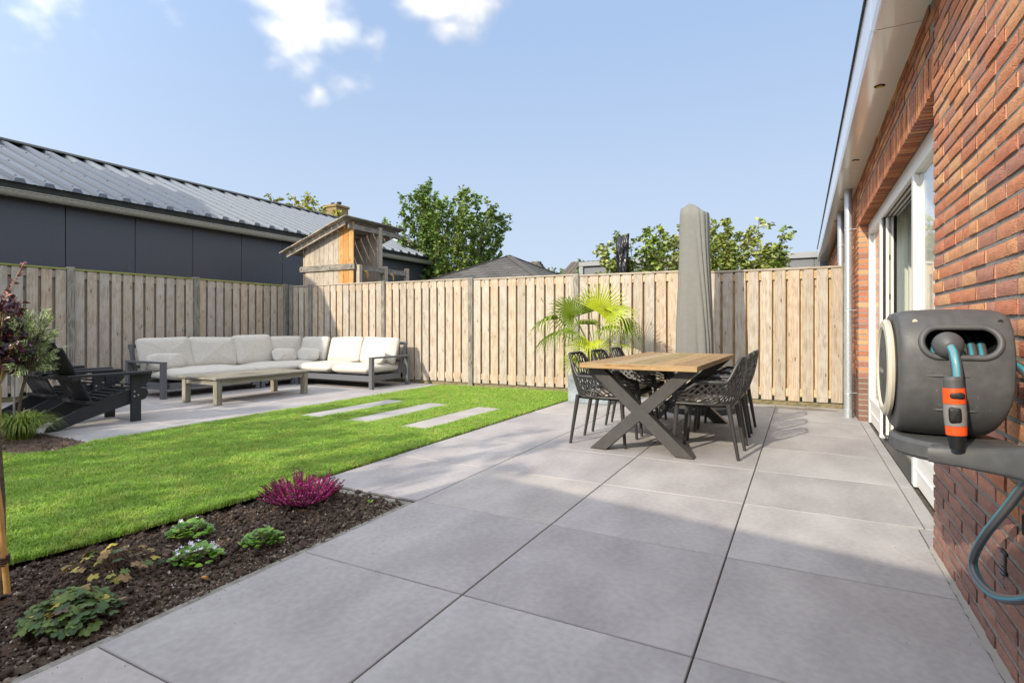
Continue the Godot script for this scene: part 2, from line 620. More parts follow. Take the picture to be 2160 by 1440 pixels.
	M.bamboo.albedo_texture = cloudy(128, 113, Color(0.66, 0.47, 0.25), Color(0.82, 0.64, 0.38), 0.03, 0.2, 0.4, 4)
	M.tie = std(Color(0.30, 0.22, 0.17), 0.9)
	M.foil = std(Color(0.10, 0.10, 0.11), 0.25)
	bump(M.foil, tex(256, 256, seam(256, 256, 0.03, 117, 3), true), 3.0)
	M.water = std(Color(0.35, 0.34, 0.33, 0.25), 0.02)
	M.water.transparency = BaseMaterial3D.TRANSPARENCY_ALPHA
	M.yellow = std(Color(0.85, 0.66, 0.20), 0.6)
	M.rust = std(Color(0.26, 0.20, 0.16), 0.9)
	M.fillet = std(Color(0.60, 0.58, 0.55), 0.95)

# ---------------------------------------------------------------- sky: a blue gradient with a few clouds, more added out of view as fill
func sky_picture() -> ImageTexture:
	var w := 2048
	var h := 1024
	var f := FastNoiseLite.new()
	f.seed = 5
	f.frequency = 1.0
	f.fractal_octaves = 5
	f.fractal_gain = 0.55
	var g := FastNoiseLite.new()
	g.seed = 23
	g.frequency = 1.0
	g.fractal_octaves = 4
	# clouds: azimuth from -z towards +x, elevation, half widths (degrees), weight
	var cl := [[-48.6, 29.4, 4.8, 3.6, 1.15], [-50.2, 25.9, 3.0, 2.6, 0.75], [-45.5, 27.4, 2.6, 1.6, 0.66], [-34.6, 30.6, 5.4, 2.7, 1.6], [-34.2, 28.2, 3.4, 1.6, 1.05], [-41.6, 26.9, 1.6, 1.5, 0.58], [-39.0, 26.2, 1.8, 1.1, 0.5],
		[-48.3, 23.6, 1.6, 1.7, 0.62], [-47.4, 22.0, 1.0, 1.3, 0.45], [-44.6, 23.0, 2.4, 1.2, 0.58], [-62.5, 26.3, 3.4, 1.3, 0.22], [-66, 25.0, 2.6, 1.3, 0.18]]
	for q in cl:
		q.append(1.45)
	# larger clouds added all round and overhead, out of view, to brighten the shade
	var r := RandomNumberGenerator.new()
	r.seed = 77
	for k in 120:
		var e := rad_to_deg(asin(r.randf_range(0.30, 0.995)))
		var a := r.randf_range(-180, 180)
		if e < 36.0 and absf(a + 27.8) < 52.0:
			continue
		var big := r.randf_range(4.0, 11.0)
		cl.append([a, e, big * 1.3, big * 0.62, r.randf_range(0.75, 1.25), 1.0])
	var px := PackedFloat32Array()
	px.resize(w * h * 3)
	var sun := -SUN.normalized()
	var low := Vector3(0.350, 0.420, 0.515)
	var mid := Vector3(0.222, 0.308, 0.462)
	var top := Vector3(0.175, 0.255, 0.40)
	for y in h:
		var el := PI * 0.5 - PI * (y + 0.5) / h
		var ed := rad_to_deg(el)
		var se := sin(el)
		var c0: Vector3
		if ed < 0.0:
			c0 = Vector3(0.26, 0.26, 0.22)
		elif ed < 30.0:
			c0 = low.lerp(mid, smoothstep(0.0, 1.0, ed / 30.0) * 0.5 + 0.5 * ed / 30.0)
		else:
			c0 = mid.lerp(top, smoothstep(30.0, 90.0, ed))
		var near := []
		for q in cl:
			if absf(ed - q[1]) < q[3] * 2.2:
				near.append(q)
		for x in w:
			var az := TAU * (x + 0.5) / w      # a panorama's left edge looks along -z
			var d := Vector3(sin(az) * cos(el), se, -cos(az) * cos(el))
			var c := c0
			if ed > 0.0:
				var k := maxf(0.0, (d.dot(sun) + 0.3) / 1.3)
				c = c0 * (1.0 + 1.5 * k * k) + Vector3(1, 0.95, 0.86) * 0.55 * pow(k, 3.0)  # glow strengthened towards the sun, out of view, to lift the shade
				if near.size():
					var ad := rad_to_deg(az)
					var den := -1.0
					for q in near:
						var da := fposmod(ad - q[0] + 180.0, 360.0) - 180.0
						da *= cos(el)
						var rr: float = Vector2(da / q[2], (ed - q[1]) / q[3]).length() * q[5]
						if rr < 2.2:
							den = maxf(den, q[4] * (1.0 - rr * 0.62))
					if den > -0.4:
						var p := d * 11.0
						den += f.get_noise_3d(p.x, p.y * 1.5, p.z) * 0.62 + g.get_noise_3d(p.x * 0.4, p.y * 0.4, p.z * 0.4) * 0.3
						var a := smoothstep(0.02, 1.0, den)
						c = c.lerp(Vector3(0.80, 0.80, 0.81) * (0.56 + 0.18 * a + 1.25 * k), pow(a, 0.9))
			var i := (y * w + x) * 3
			px[i] = c.x; px[i + 1] = c.y; px[i + 2] = c.z
	return ImageTexture.create_from_image(Image.create_from_data(w, h, false, Image.FORMAT_RGBF, px.to_byte_array()))

func view() -> void:
	var cam := Camera3D.new()
	cam.name = "camera"
	cam.set_frustum(2.0 * 0.62054 * 0.05, Vector2(0, -0.02825 * 0.05), 0.05, 400.0)
	cam.position = Vector3(0, 1.097, 0)
	cam.rotation.y = 0.48593
	add_child(cam)
	var e := Environment.new()
	e.background_mode = Environment.BG_SKY
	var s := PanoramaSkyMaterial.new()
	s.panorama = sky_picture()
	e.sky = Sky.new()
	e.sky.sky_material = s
	e.background_energy_multiplier = 1.0
	e.tonemap_mode = Environment.TONE_MAPPER_LINEAR
	e.tonemap_exposure = 1.86
	e.sdfgi_enabled = true
	e.ssao_enabled = true
	e.ssil_enabled = true
	var we := WorldEnvironment.new()
	we.name = "environment"
	we.environment = e
	add_child(we)
	var sun := DirectionalLight3D.new()
	sun.name = "sun"
	sun.light_color = Color(1.0, 0.95, 0.86)
	sun.light_energy = 0.9
	sun.light_angular_distance = 0.5
	sun.shadow_enabled = true
	sun.basis = Basis.looking_at(SUN.normalized(), Vector3.UP)
	add_child(sun)

# ---------------------------------------------------------------- the ground and what covers it
const JX := [-3.053, -2.142, -1.231, -0.32, 0.588]
const FENCE_Z := -8.55
const FENCE_X := -10.2

func slab(a: Vector3, b: Vector3, g := 0.0032) -> MB:
	var m := MB.new()
	m.bx(Vector3(a.x + g, a.y, a.z + g), Vector3(b.x - g, b.y, b.z - g), 0.003)
	return m

func inside(p: Vector2, poly: PackedVector2Array) -> bool:
	return Geometry2D.is_point_in_polygon(p, poly)

func paving() -> void:
	var m := MB.new()
	m.bx(Vector3(-60, -0.4, -80), Vector3(60, -0.07, 40))
	struct("ground", m, M.ground)
	m = MB.new()
	m.bx(Vector3(-2.142, -0.06, -2.784), Vector3(0.60, -0.014, 2.4))
	m.bx(Vector3(-3.053, -0.061, -8.5), Vector3(0.60, -0.0145, -2.784))
	m.bx(Vector3(0.60, -0.062, -7.48), Vector3(0.70, -0.015, -3.372))
	var terrace := struct("terrace", m, M.joint)
	# rows of square slabs between the lawn and the house
	for r in range(-4, 8):
		var z0 := -1.894 - 0.89 * r
		var z1 := maxf(z0 - 0.89, -8.49)
		for c in 4:
			if c == 0 and r < 1:
				continue
			var x1: float = JX[c + 1]
			if c == 3:
				x1 = 0.557 if z0 > -3.3 or z0 < -7.4 else 0.588
			var dy := rnd(-0.0012, 0.0)
			obj("paving_slab", slab(Vector3(JX[c], -0.03, z1), Vector3(x1, dy, z0)), pick(M.tile), terrace)
		if z0 < -2.7 and z0 > -7.4:
			obj("paving_strip", slab(Vector3(0.588 if r > 1 else 0.558, -0.03, maxf(z1, -7.49)), Vector3(0.669, -0.001, minf(z0, -3.376))), pick(M.tile), terrace)
	# lounge terrace
	m = MB.new()
	m.bx(Vector3(-10.1, -0.06, -8.5), Vector3(-5.93, -0.014, -2.72))
	var lounge := struct("lounge_terrace", m, M.joint)
	for i in 5:
		for j in 7:
			var x0 := -5.93 - 0.911 * (i + 1)
			var x1 := -5.93 - 0.911 * i
			var z0 := -2.72 - 0.89 * j
			obj("paving_slab", slab(Vector3(maxf(x0, -10.1), -0.03, maxf(z0 - 0.89, -8.49)), Vector3(x1, rnd(-0.001, 0.0), z0)), pick(M.tile), lounge)
	# stepping stones in the lawn
	var names := ["stepping stone nearest the lounge terrace, long pale slab sunk in the lawn", "middle one of the three long pale stepping stones in the lawn", "stepping stone nearest the dining terrace, long pale slab sunk in the lawn"]
	var sx := [[-5.41, -5.07], [-4.66, -4.32], [-3.85, -3.50]]
	for i in 3:
		m = MB.new()
		m.bx(Vector3(sx[i][0], -0.03, -6.32), Vector3(sx[i][1], 0.012, -4.69), 0.004)
		tag(obj("stepping_stone", m, M.tile[i]), names[i], "stepping stone", "stepping stones in the lawn")
	# thin concrete edging of the flower bed
	m = MB.new()
	m.bx(Vector3(-2.196, -0.12, -2.738), Vector3(-2.149, -0.012, 1.6), 0.004)
	tag(obj("bed_edging", m, M.concrete), "narrow grey concrete edging along the right side of the flower bed", "edging", "edging strips of the flower bed")
	m = MB.new()
	m.bx(Vector3(-3.05, -0.12, -2.779), Vector3(-2.149, -0.016, -2.738), 0.004)
	tag(obj("bed_edging", m, M.concrete), "narrow grey concrete edging at the far end of the flower bed behind the heather", "edging", "edging strips of the flower bed")
	# a film of rain water by the downpipe
	var ring := []
	for s in 28:
		var a := TAU * s / 28.0
		ring.append(Vector3(-0.03 + cos(a) * (0.44 + 0.05 * sin(a * 3.0)), 0.0025, -8.22 + sin(a) * (0.13 + 0.02 * sin(a * 5.0 + 1.0))))
	m = MB.new()
	for s in 28:
		m.face([Vector3(-0.03, 0.0025, -8.22), ring[s], ring[(s + 1) % 28]], Vector3.UP)
	struct("puddle", m, M.water)

func lawn_poly() -> PackedVector2Array:
	return PackedVector2Array([Vector2(-5.93, -8.44), Vector2(-3.07, -8.44), Vector2(-3.065, -2.86), Vector2(-3.10, -2.2), Vector2(-3.16, -1.5), Vector2(-3.24, -1.05), Vector2(-3.33, -0.4), Vector2(-3.5, 0.6), Vector2(-6.6, 0.6), Vector2(-6.7, -2.0), Vector2(-6.2, -2.06), Vector2(-5.86, -2.15), Vector2(-5.74, -2.35), Vector2(-5.82, -2.62), Vector2(-5.93, -2.72)])

func lawn() -> void:
	var poly := lawn_poly()
	var m := MB.new()
	var tr := Geometry2D.triangulate_polygon(poly)
	for i in tr.size() / 3:
		var p := []
		for k in 3:
			var q := poly[tr[i * 3 + k]]
			p.append(Vector3(q.x, 0.0, q.y))
		m.face(p, Vector3.UP)
	struct("lawn", m, M.turf)
	var noise := FastNoiseLite.new()
	noise.seed = 12
	noise.frequency = 1.3
	# a tuft of bent blades; three kinds
	var tufts := []
	for k in 3:
		var t := MB.new()
		for b in 6:
			var a := rnd(0, TAU)
			var lean := rnd(0.15, 0.95)
			var l := rnd(0.018, 0.046)
			var o := Vector3(rnd(-0.012, 0.012), 0, rnd(-0.012, 0.012))
			var dir := Vector3(cos(a), 0, sin(a))
			var side := Vector3(-sin(a), 0, cos(a)) * rnd(0.0009, 0.0014)
			var p1 := o + Vector3(0, l * 0.55, 0) + dir * l * lean * 0.3
			var p2 := o + Vector3(0, l * (1.0 - lean * 0.35), 0) + dir * l * lean
			var out := (Vector3.UP * 0.6 - dir).normalized()
			t.face([o - side, o + side, p1 + side * 0.9, p1 - side * 0.9], out)
			t.face([p1 - side * 0.9, p1 + side * 0.9, p2], out)
		tufts.append(t.done())
	var xf := [[], [], []]
	var cs := [[], [], []]
	var stones := [Rect2(-5.405, -6.315, 0.33, 1.62), Rect2(-4.655, -6.315, 0.33, 1.62), Rect2(-3.845, -6.315, 0.34, 1.62)]
	var made := 0
	while made < 190000:
		var p := Vector2(rnd(-6.6, -3.06), -8.44 + 8.7 * pow(rng.randf(), 0.85))
		if not inside(p, poly):
			continue
		# blades stand thinner away from the camera, where they merge
		if p.y < -5.0 and rng.randf() < 0.35:
			continue
		var on := false
		for s in stones:
			if s.has_point(p):
				on = true
		if on:
			continue
		made += 1
		var k := rng.randi() % 3
		var patch := noise.get_noise_2d(p.x, p.y) + 0.6 * noise.get_noise_2d(p.x * 5.0, p.y * 5.0)
		var sc := rnd(0.8, 1.2) * (1.0 + 0.25 * patch)
		xf[k].append(Transform3D(Basis(Vector3.UP, rnd(0, TAU)).scaled(Vector3(sc, sc, sc)), Vector3(p.x, -0.002, p.y)))
		var q := rnd(0.75, 1.25) * (1.0 + 0.12 * patch)
		var c := Color(0.25, 0.43, 0.055).lerp(Color(0.40, 0.46, 0.09), clampf(noise.get_noise_2d(p.x * 2.3 + 9.0, p.y * 2.3) * 1.1, 0.0, 0.6))
		if rng.randf() < 0.16:
			c = Color(0.38, 0.45, 0.15)
		cs[k].append(Color(c.r * q * rnd(0.9, 1.12), c.g * q, c.b * q))
	for k in 3:
		stuff(many("grass", tufts[k], xf[k], cs[k], M.grass))

func soil_bed(called: String, poly: PackedVector2Array, step: float, y: float, clods: int, sd: int) -> void:
	var f := FastNoiseLite.new()
	f.seed = sd
	f.frequency = 9.0
	f.fractal_octaves = 4
	var box := Rect2(poly[0], Vector2.ZERO)
	for p in poly:
		box = box.expand(p)
	var m := MB.new()
	var nx := int(box.size.x / step) + 2
	var nz := int(box.size.y / step) + 2
	var rows := []
	for j in nz:
		var row := PackedVector3Array()
		for i in nx:
			var p := box.position + Vector2(i, j) * step
			row.append(Vector3(p.x, y + f.get_noise_2d(p.x, p.y) * 0.035 + f.get_noise_2d(p.x * 3.3, p.y * 3.3) * 0.016, p.y))
		rows.append(row)
	m.sheet(rows, Vector3.UP)
	# keep only what lies in the bed
	var keep := PackedInt32Array()
	for i in m.ix.size() / 3:
		var c := (m.v[m.ix[i * 3]] + m.v[m.ix[i * 3 + 1]] + m.v[m.ix[i * 3 + 2]]) / 3.0
		if inside(Vector2(c.x, c.z), poly):
			keep.append_array(m.ix.slice(i * 3, i * 3 + 3))
	m.ix = keep
	struct(called, m, M.soil)
	var lumps := []
	for k in 3:
		var l := MB.new()
		var g := FastNoiseLite.new()
		g.seed = sd + k
		g.frequency = 1.2
		var rr := []
		for r in 6:
			var row := PackedVector3Array()
			var e := PI * (0.04 + 0.92 * r / 5.0)
			for s in 8:
				var a := TAU * s / 8.0
				var d := Vector3(sin(e) * cos(a), cos(e) * 0.75, sin(e) * sin(a))
				row.append(d * (1.0 + 1.1 * g.get_noise_3d(d.x * 1.6, d.y * 1.6, d.z * 1.6)))
			rr.append(row)
		l.sheet(rr, Vector3.ZERO, true)
		lumps.append(l.done())
	var xf := [[], [], []]
	var cs := [[], [], []]
	var tries := 0
	while xf[0].size() + xf[1].size() + xf[2].size() < clods and tries < clods * 4:
		tries += 1
		var p := box.position + Vector2(rng.randf() * box.size.x, rng.randf() * box.size.y)
		if not inside(p, poly):
			continue
		var k := rng.randi() % 3
		var big := rng.randf()
		var s := 0.002 + 0.0048 * rng.randf() + (0.008 * rng.randf() if big > 0.88 else 0.0) + (0.009 if big > 0.992 else 0.0)
		var yy := y + f.get_noise_2d(p.x, p.y) * 0.035 + f.get_noise_2d(p.x * 3.3, p.y * 3.3) * 0.016
		xf[k].append(Transform3D(Basis.from_euler(Vector3(rnd(0, 6), rnd(0, 6), rnd(0, 6))).scaled(Vector3(s * rnd(0.7, 1.4), s, s)), Vector3(p.x, yy + s * 0.3, p.y)))
		var q := rnd(0.5, 1.3)
		var c := Color(0.080 * q, 0.056 * q, 0.041 * q)
		# dry sand near the edging
		var sandy := clampf((p.x + 2.42) / 0.25, 0, 1) if called == "flower_bed_soil" else 0.1
		if rng.randf() < 0.10 + 0.55 * sandy and s < 0.012:
			c = Color(0.26, 0.215, 0.16) * rnd(0.6, 1.1)
		if rng.randf() < 0.012 and s < 0.008:
			c = Color(0.6, 0.58, 0.54)
		cs[k].append(c)
	for k in 3:
		stuff(many("soil_crumbs", lumps[k], xf[k], cs[k], M.clod))

func grit() -> void:
	# crumbs of soil and sand that lie about on the slabs beside the bed and along the wall
	var m := MB.new()
	m.box(Vector3(1.0, 0.6, 0.8), at(0, 0.2, 0), 0.25)
	var xf := []
	var cs := []
	for i in 420:
		var p := Vector3(-2.14 + 0.35 * pow(rng.randf(), 2.5), 0.0005, rnd(-2.8, -0.5))
		if i % 3 == 0:
			p = Vector3(0.55 - 0.25 * pow(rng.randf(), 3.0), 0.0005, rnd(-8.3, -1.8))
		elif i % 3 == 1:
			p = Vector3(rnd(-2.9, 0.5), 0.0005, rnd(-8.3, -1.3))
		var s := rnd(0.0012, 0.0038)
		xf.append(Transform3D(Basis(Vector3.UP, rnd(0, 6)).scaled(Vector3(s, s, s)), p))
		cs.append((Color(0.05, 0.038, 0.03) if rng.randf() < 0.6 else Color(0.30, 0.26, 0.2)) * rnd(0.7, 1.3))
	stuff(many("grit", m.done(), xf, cs, M.clod))

func beds() -> void:
	soil_bed("flower_bed_soil", PackedVector2Array([Vector2(-3.13, -2.76), Vector2(-2.18, -2.76), Vector2(-2.18, 0.2), Vector2(-3.55, 0.2), Vector2(-3.42, -0.4), Vector2(-3.32, -1.05), Vector2(-3.22, -1.6), Vector2(-3.16, -2.2)]), 0.018, -0.028, 30000, 5)
	soil_bed("terrace_bed_soil", PackedVector2Array([Vector2(-9.6, -2.70), Vector2(-5.88, -2.70), Vector2(-5.72, -2.40), Vector2(-5.8, -2.16), Vector2(-6.1, -2.02), Vector2(-6.8, -1.9), Vector2(-9.6, -1.4)]), 0.03, 0.0, 3500, 15)

# ---------------------------------------------------------------- fences
func fence_run(o: Node3D, from: float, to: float, along_x: bool, tops: Array, posts: Array) -> void:
	# posts and boards stand on a line; the boards face +z (back fence) or +x (left fence)
	var put := func(a: float, d: float, y: float) -> Vector3:
		return Vector3(a, y, FENCE_Z + d) if along_x else Vector3(FENCE_X + d, y, a)
	var plank := func(called: String, a: float, d: float, y0: float, y1: float, w: float, th: float, mat: Material) -> void:
		var m := MB.new()
		var size := Vector3(w, y1 - y0, th) if along_x else Vector3(th, y1 - y0, w)
		m.box(size, Transform3D(Basis.from_euler(Vector3(rnd(-0.0015, 0.0015), rnd(-0.012, 0.012), rnd(-0.0015, 0.0015))), put.call(a, d, (y0 + y1) * 0.5)), 0.004, Vector2(rnd(0, 5), rnd(0, 5)))
		obj(called, m, mat, o)
	for i in posts.size() - 1:
		var a0: float = posts[i] + 0.05
		var a1: float = posts[i + 1] - 0.05
		var top: float = tops[i]
		# rails: horizontal, between the two layers of boards
		for y in [top - 0.10, 0.175]:
			var m := MB.new()
			var L := a1 - a0
			m.box(Vector3(L, 0.11, 0.022) if along_x else Vector3(0.022, 0.11, L), Transform3D(Basis(), put.call((a0 + a1) * 0.5, -0.012, y)), 0.003, Vector2(rnd(0, 5), rnd(0, 5)))
			obj("rail", m, pick(M.fresh) if along_x else M.fence[4], o)
		# concrete foot board with moss
		var m2 := MB.new()
		m2.box(Vector3(a1 - a0, 0.16, 0.045) if along_x else Vector3(0.045, 0.16, a1 - a0), Transform3D(Basis(), put.call((a0 + a1) * 0.5, -0.02, -0.03)), 0.006)
		obj("foot_board", m2, M.moss, o)
		# front boards over back boards
		var count := int(round((a1 - a0 + 0.033) / 0.179))
		var pitch := (a1 - a0 + 0.033) / count
		for k in count:
			plank.call("plank", a0 + pitch * (k + 0.5) - 0.0165, 0.010, 0.062 + rnd(-0.006, 0.006), top - 0.028, pitch - (0.033 if along_x else 0.040) + rnd(-0.004, 0.003), 0.018, pick(M.fence))
		for k in count + 1:
			plank.call("back_plank", clampf(a0 + pitch * k - 0.0165, a0 + 0.03, a1 - 0.03), -0.046, 0.10, top - 0.03, 0.11, 0.018, pick(M.fence) if not along_x else pick(M.fresh))
		# capping
		var m3 := MB.new()
		var th := 0.028
		m3.box(Vector3(a1 - a0 - 0.004, th, 0.085) if along_x else Vector3(0.085, th, a1 - a0 - 0.004), Transform3D(Basis.from_euler(Vector3(0, 0, rnd(-0.002, 0.002)) if along_x else Vector3(rnd(-0.002, 0.002), 0, 0)), put.call((a0 + a1) * 0.5, -0.012, top - 0.012)), 0.004, Vector2(rnd(0, 5), rnd(0, 5)))
		obj("capping", m3, M.fence[4] if along_x else M.mosscap, o)
	for i in posts.size():
		var top: float = tops[mini(i, tops.size() - 1)] + 0.022
		var m := MB.new()
		m.box(Vector3(0.092, top + 0.1, 0.10), Transform3D(Basis(), put.call(posts[i], 0.008, (top - 0.1) * 0.5)), 0.007, Vector2(rnd(0, 5), rnd(0, 5)))
		obj("post", m, pick(M.post), o)

func fences() -> void:
	M.mosscap = M.fence[1].duplicate()
	M.mosscap.albedo_color = Color(0.80, 0.86, 0.55)
	var b := thing("back_fence", "sunlit weathered timber fence across the back of the garden behind the parasol and palm", "fence")
	fence_run(b, 0, 0, true, [1.985, 1.985, 1.97, 1.955, 1.935, 1.90], [-10.06, -9.46, -7.41, -5.35, -3.30, -1.25, 0.53])
	var l := thing("left_fence", "shaded timber fence along the left side behind the corner sofa, mossy capping on top", "fence")
	fence_run(l, 0, 0, false, [2.0, 2.0, 2.0, 2.0], [-8.47, -6.43, -4.40, -2.36, -0.30].duplicate())

# ---------------------------------------------------------------- the brick house on the right
const COURSE := 0.0625
const LINTEL := 2.265
const Z_NEAR := -3.37      # near corner of the door opening
const Z_FAR := -7.50       # far corner

func brick_shape(l: float, hgt: float, depth: float, sd: int, rough := 0.0013) -> MB:
	var m := MB.new()
	var f := FastNoiseLite.new()
	f.seed = sd
	f.frequency = 14.0
	var nz := 6
	var ny := 4
	var rows := []
	for j in ny:
		var row := PackedVector3Array()
		for i in nz:
			var z := l * i / (nz - 1)
			var y := hgt * j / (ny - 1)
			var rim := i == 0 or j == 0 or i == nz - 1 or j == ny - 1
			var x := 0.003 if rim else -absf(f.get_noise_2d(z + sd, y * 2.0)) * rough * 2.2 + 0.0005
			if rim:
				x += absf(f.get_noise_2d(z * 2.0 + 5.0, y)) * 0.004
				y += f.get_noise_2d(z * 3.0, sd) * 0.0016 * (1.0 if j > 0 else -1.0)
			row.append(Vector3(x, y, z))
		rows.append(row)
	m.sheet(rows, Vector3(-1, 0, 0))
	var a := 0.005
	m.face([Vector3(a, 0, 0), Vector3(a, 0, l), Vector3(depth, 0, l), Vector3(depth, 0, 0)], Vector3(0, -1, 0))
	m.face([Vector3(a, hgt, 0), Vector3(a, hgt, l), Vector3(depth, hgt, l), Vector3(depth, hgt, 0)], Vector3(0, 1, 0))
	m.face([Vector3(a, 0, 0), Vector3(a, hgt, 0), Vector3(depth, hgt, 0), Vector3(depth, 0, 0)], Vector3(0, 0, -1))
	m.face([Vector3(a, 0, l), Vector3(a, hgt, l), Vector3(depth, hgt, l), Vector3(depth, 0, l)], Vector3(0, 0, 1))
	return m

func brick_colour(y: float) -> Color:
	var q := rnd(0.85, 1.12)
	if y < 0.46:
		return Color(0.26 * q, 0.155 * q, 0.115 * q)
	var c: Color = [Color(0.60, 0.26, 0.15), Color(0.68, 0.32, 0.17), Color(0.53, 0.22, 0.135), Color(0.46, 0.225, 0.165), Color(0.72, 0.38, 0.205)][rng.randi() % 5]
	return Color(c.r * q, c.g * q, c.b * q)

func house() -> void:
	var h := thing("brick_house", "red brick house along the right edge with white sliding door and glossy overhanging eave", "house")
	# mortar backing: walls with thickness, leaving the door opening free
	var m := MB.new()
	m.bx(Vector3(WALL + 0.008, -0.1, Z_NEAR + 0.006), Vector3(0.95, 2.76, 2.7))
	m.bx(Vector3(WALL + 0.008, -0.1, -16.0), Vector3(0.95, 1.99, Z_FAR - 0.004))
	m.bx(Vector3(WALL + 0.0085, 1.985, -9.4), Vector3(0.951, 2.27, Z_FAR - 0.004))
	m.bx(Vector3(WALL + 0.009, LINTEL + 0.205, -16.0), Vector3(0.952, 2.758, Z_NEAR))
	m.bx(Vector3(0.672, LINTEL + 0.012, Z_FAR), Vector3(0.95, LINTEL + 0.2, Z_NEAR))
	obj("wall", m, M.mortar, h)
	m = MB.new()
	m.bx(Vector3(0.66, LINTEL + 0.004, Z_FAR), Vector3(0.80, LINTEL + 0.20, Z_NEAR))
	obj("lintel", m, M.concrete, h)
	# bricks of the near wall: the ones that show largest are parts, the rest is one part
	var shapes := []
	var halves := []
	for k in 8:
		shapes.append(brick_shape(0.206, 0.0468, 0.10, k).done())
	for k in 4:
		halves.append(brick_shape(0.099, 0.0468, 0.10, 20 + k).done())
	var rest := MB.new()
	var sources := []
	for k in 6:
		sources.append(brick_shape(0.206, 0.0468, 0.10, 30 + k))
	var half := brick_shape(0.099, 0.0468, 0.10, 41)
	var single := 0
	for r in 44:
		var y := r * COURSE + 0.006
		var z := Z_NEAR
		var first := true
		while z < 2.5:
			var is_half := (first and r % 2 == 1) or rng.randf() < 0.12
			var l := 0.1095 if is_half else 0.2185
			var jx := rnd(-0.003, 0.003)
			if z < -1.98 and single < 300:
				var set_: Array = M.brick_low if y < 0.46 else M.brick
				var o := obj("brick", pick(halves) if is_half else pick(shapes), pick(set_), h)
				o.position = Vector3(WALL + jx, y + rnd(-0.001, 0.001), z)
				single += 1
			else:
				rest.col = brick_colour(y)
				var src: MB = half if is_half else sources[rng.randi() % 6]
				var k := rest.c.size()
				rest.add(src, at(WALL + jx, y, z))
				for i in range(k, rest.c.size()):
					rest.c[i] = rest.col
			z += l
			first = false
		# far pier and the wall that goes on beyond the fence
		z = Z_FAR
		first = true
		while z > (-9.3 if y < 1.9 else -15.9):
			if y > 1.85 and y < 2.27 and z < -9.5:
				break
			if y >= 2.27:
				break
			var is_half := first and r % 2 == 0
			var l := 0.1095 if is_half else 0.2185
			rest.col = brick_colour(y)
			var k := rest.c.size()
			rest.add(half if is_half else sources[rng.randi() % 6], at(WALL + rnd(-0.002, 0.002), y, z - l + 0.0095))
			for i in range(k, rest.c.size()):
				rest.c[i] = rest.col
			z -= l
			first = false
		if y > LINTEL + 0.2:
			z = Z_NEAR - 0.11 * (r % 2)
			while z > -15.9:
				rest.col = brick_colour(y)
				var k := rest.c.size()
				rest.add(sources[rng.randi() % 6], at(WALL + rnd(-0.002, 0.002), y, z - 0.209))
				for i in range(k, rest.c.size()):
					rest.c[i] = rest.col
				z -= 0.2185
	# soldier course over the door
	var up := Basis(Vector3.RIGHT, -PI / 2)
	var zz := Z_NEAR - 0.002
	while zz > -15.5:
		if zz > Z_FAR + 0.05 or zz < -9.5:
			rest.col = brick_colour(2.4)
			var k := rest.c.size()
			rest.add(sources[rng.randi() % 6], at(WALL + rnd(-0.002, 0.002), LINTEL, zz, up))
			for i in range(k, rest.c.size()):
				rest.c[i] = rest.col
		else:
			rest.col = brick_colour(2.4)
			for q in 4:
				var k := rest.c.size()
				if int(zz * 16.0) % 4 == 0:
					rest.add(sources[q], at(WALL, 2.256 + q * COURSE, zz - 0.2))
				for i in range(k, rest.c.size()):
					rest.c[i] = rest.col
		zz -= COURSE
	stuff(obj("brickwork", rest, M.brick_tint, h))
	# eave: glossy panels under and in front of the flat roof
	var ends := [2.7, -0.593, -3.643, -6.75, -9.85, -12.95, -16.0]
	for i in 6:
		var z0: float = ends[i] - 0.004
		var z1: float = ends[i + 1] + 0.004
		m = MB.new()
		m.bx(Vector3(0.362, 2.737, z1), Vector3(0.60, 2.75, z0))
		obj("soffit_panel", m, M.soffit, h)
		m = MB.new()
		var pf := PackedVector2Array([Vector2(0.338, 2.752), Vector2(0.350, 2.724), Vector2(0.361, 2.724), Vector2(0.361, 3.03), Vector2(0.338, 3.03)])
		m.prism(pf, z0 - z1, at(0, 0, (z0 + z1) * 0.5), 0.0)
		obj("fascia_panel", m, M.fascia, h)
		m = MB.new()
		m.bx(Vector3(0.326, 3.032, z1 - 0.002), Vector3(0.42, 3.06, z0 + 0.002), 0.003)
		obj("roof_trim", m, M.black, h)
	m = MB.new()
	m.bx(Vector3(0.40, 2.99, -16.0), Vector3(8.0, 3.035, 2.7))
	obj("flat_roof", m, M.black, h)
	m = MB.new()
	m.bx(Vector3(7.8, -0.1, -16.0), Vector3(8.0, 2.99, 2.7))
	m.bx(Vector3(0.953, -0.1, -16.2), Vector3(7.8, 2.99, -16.0))
	m.bx(Vector3(0.953, -0.1, 2.5), Vector3(7.8, 2.99, 2.7))
	obj("outer_wall", m, M.mortar, h)
	for z in [-1.4, -4.5, -6.4, -8.3, -10.0]:
		m = MB.new()
		m.lathe([Vector2(0.0, -0.004), Vector2(0.026, -0.004), Vector2(0.034, 0.0), Vector2(0.034, 0.004)], 20)
		var o := obj("spot_light", m, M.black, h)
		o.position = Vector3(0.468, 2.7355, z)
		m = MB.new()
		m.lathe([Vector2(0.0, -0.002), Vector2(0.019, -0.002), Vector2(0.019, 0.002)], 16)
		o = obj("lens", m, M.yellow, o)
		o.position = Vector3(0, -0.004, 0)
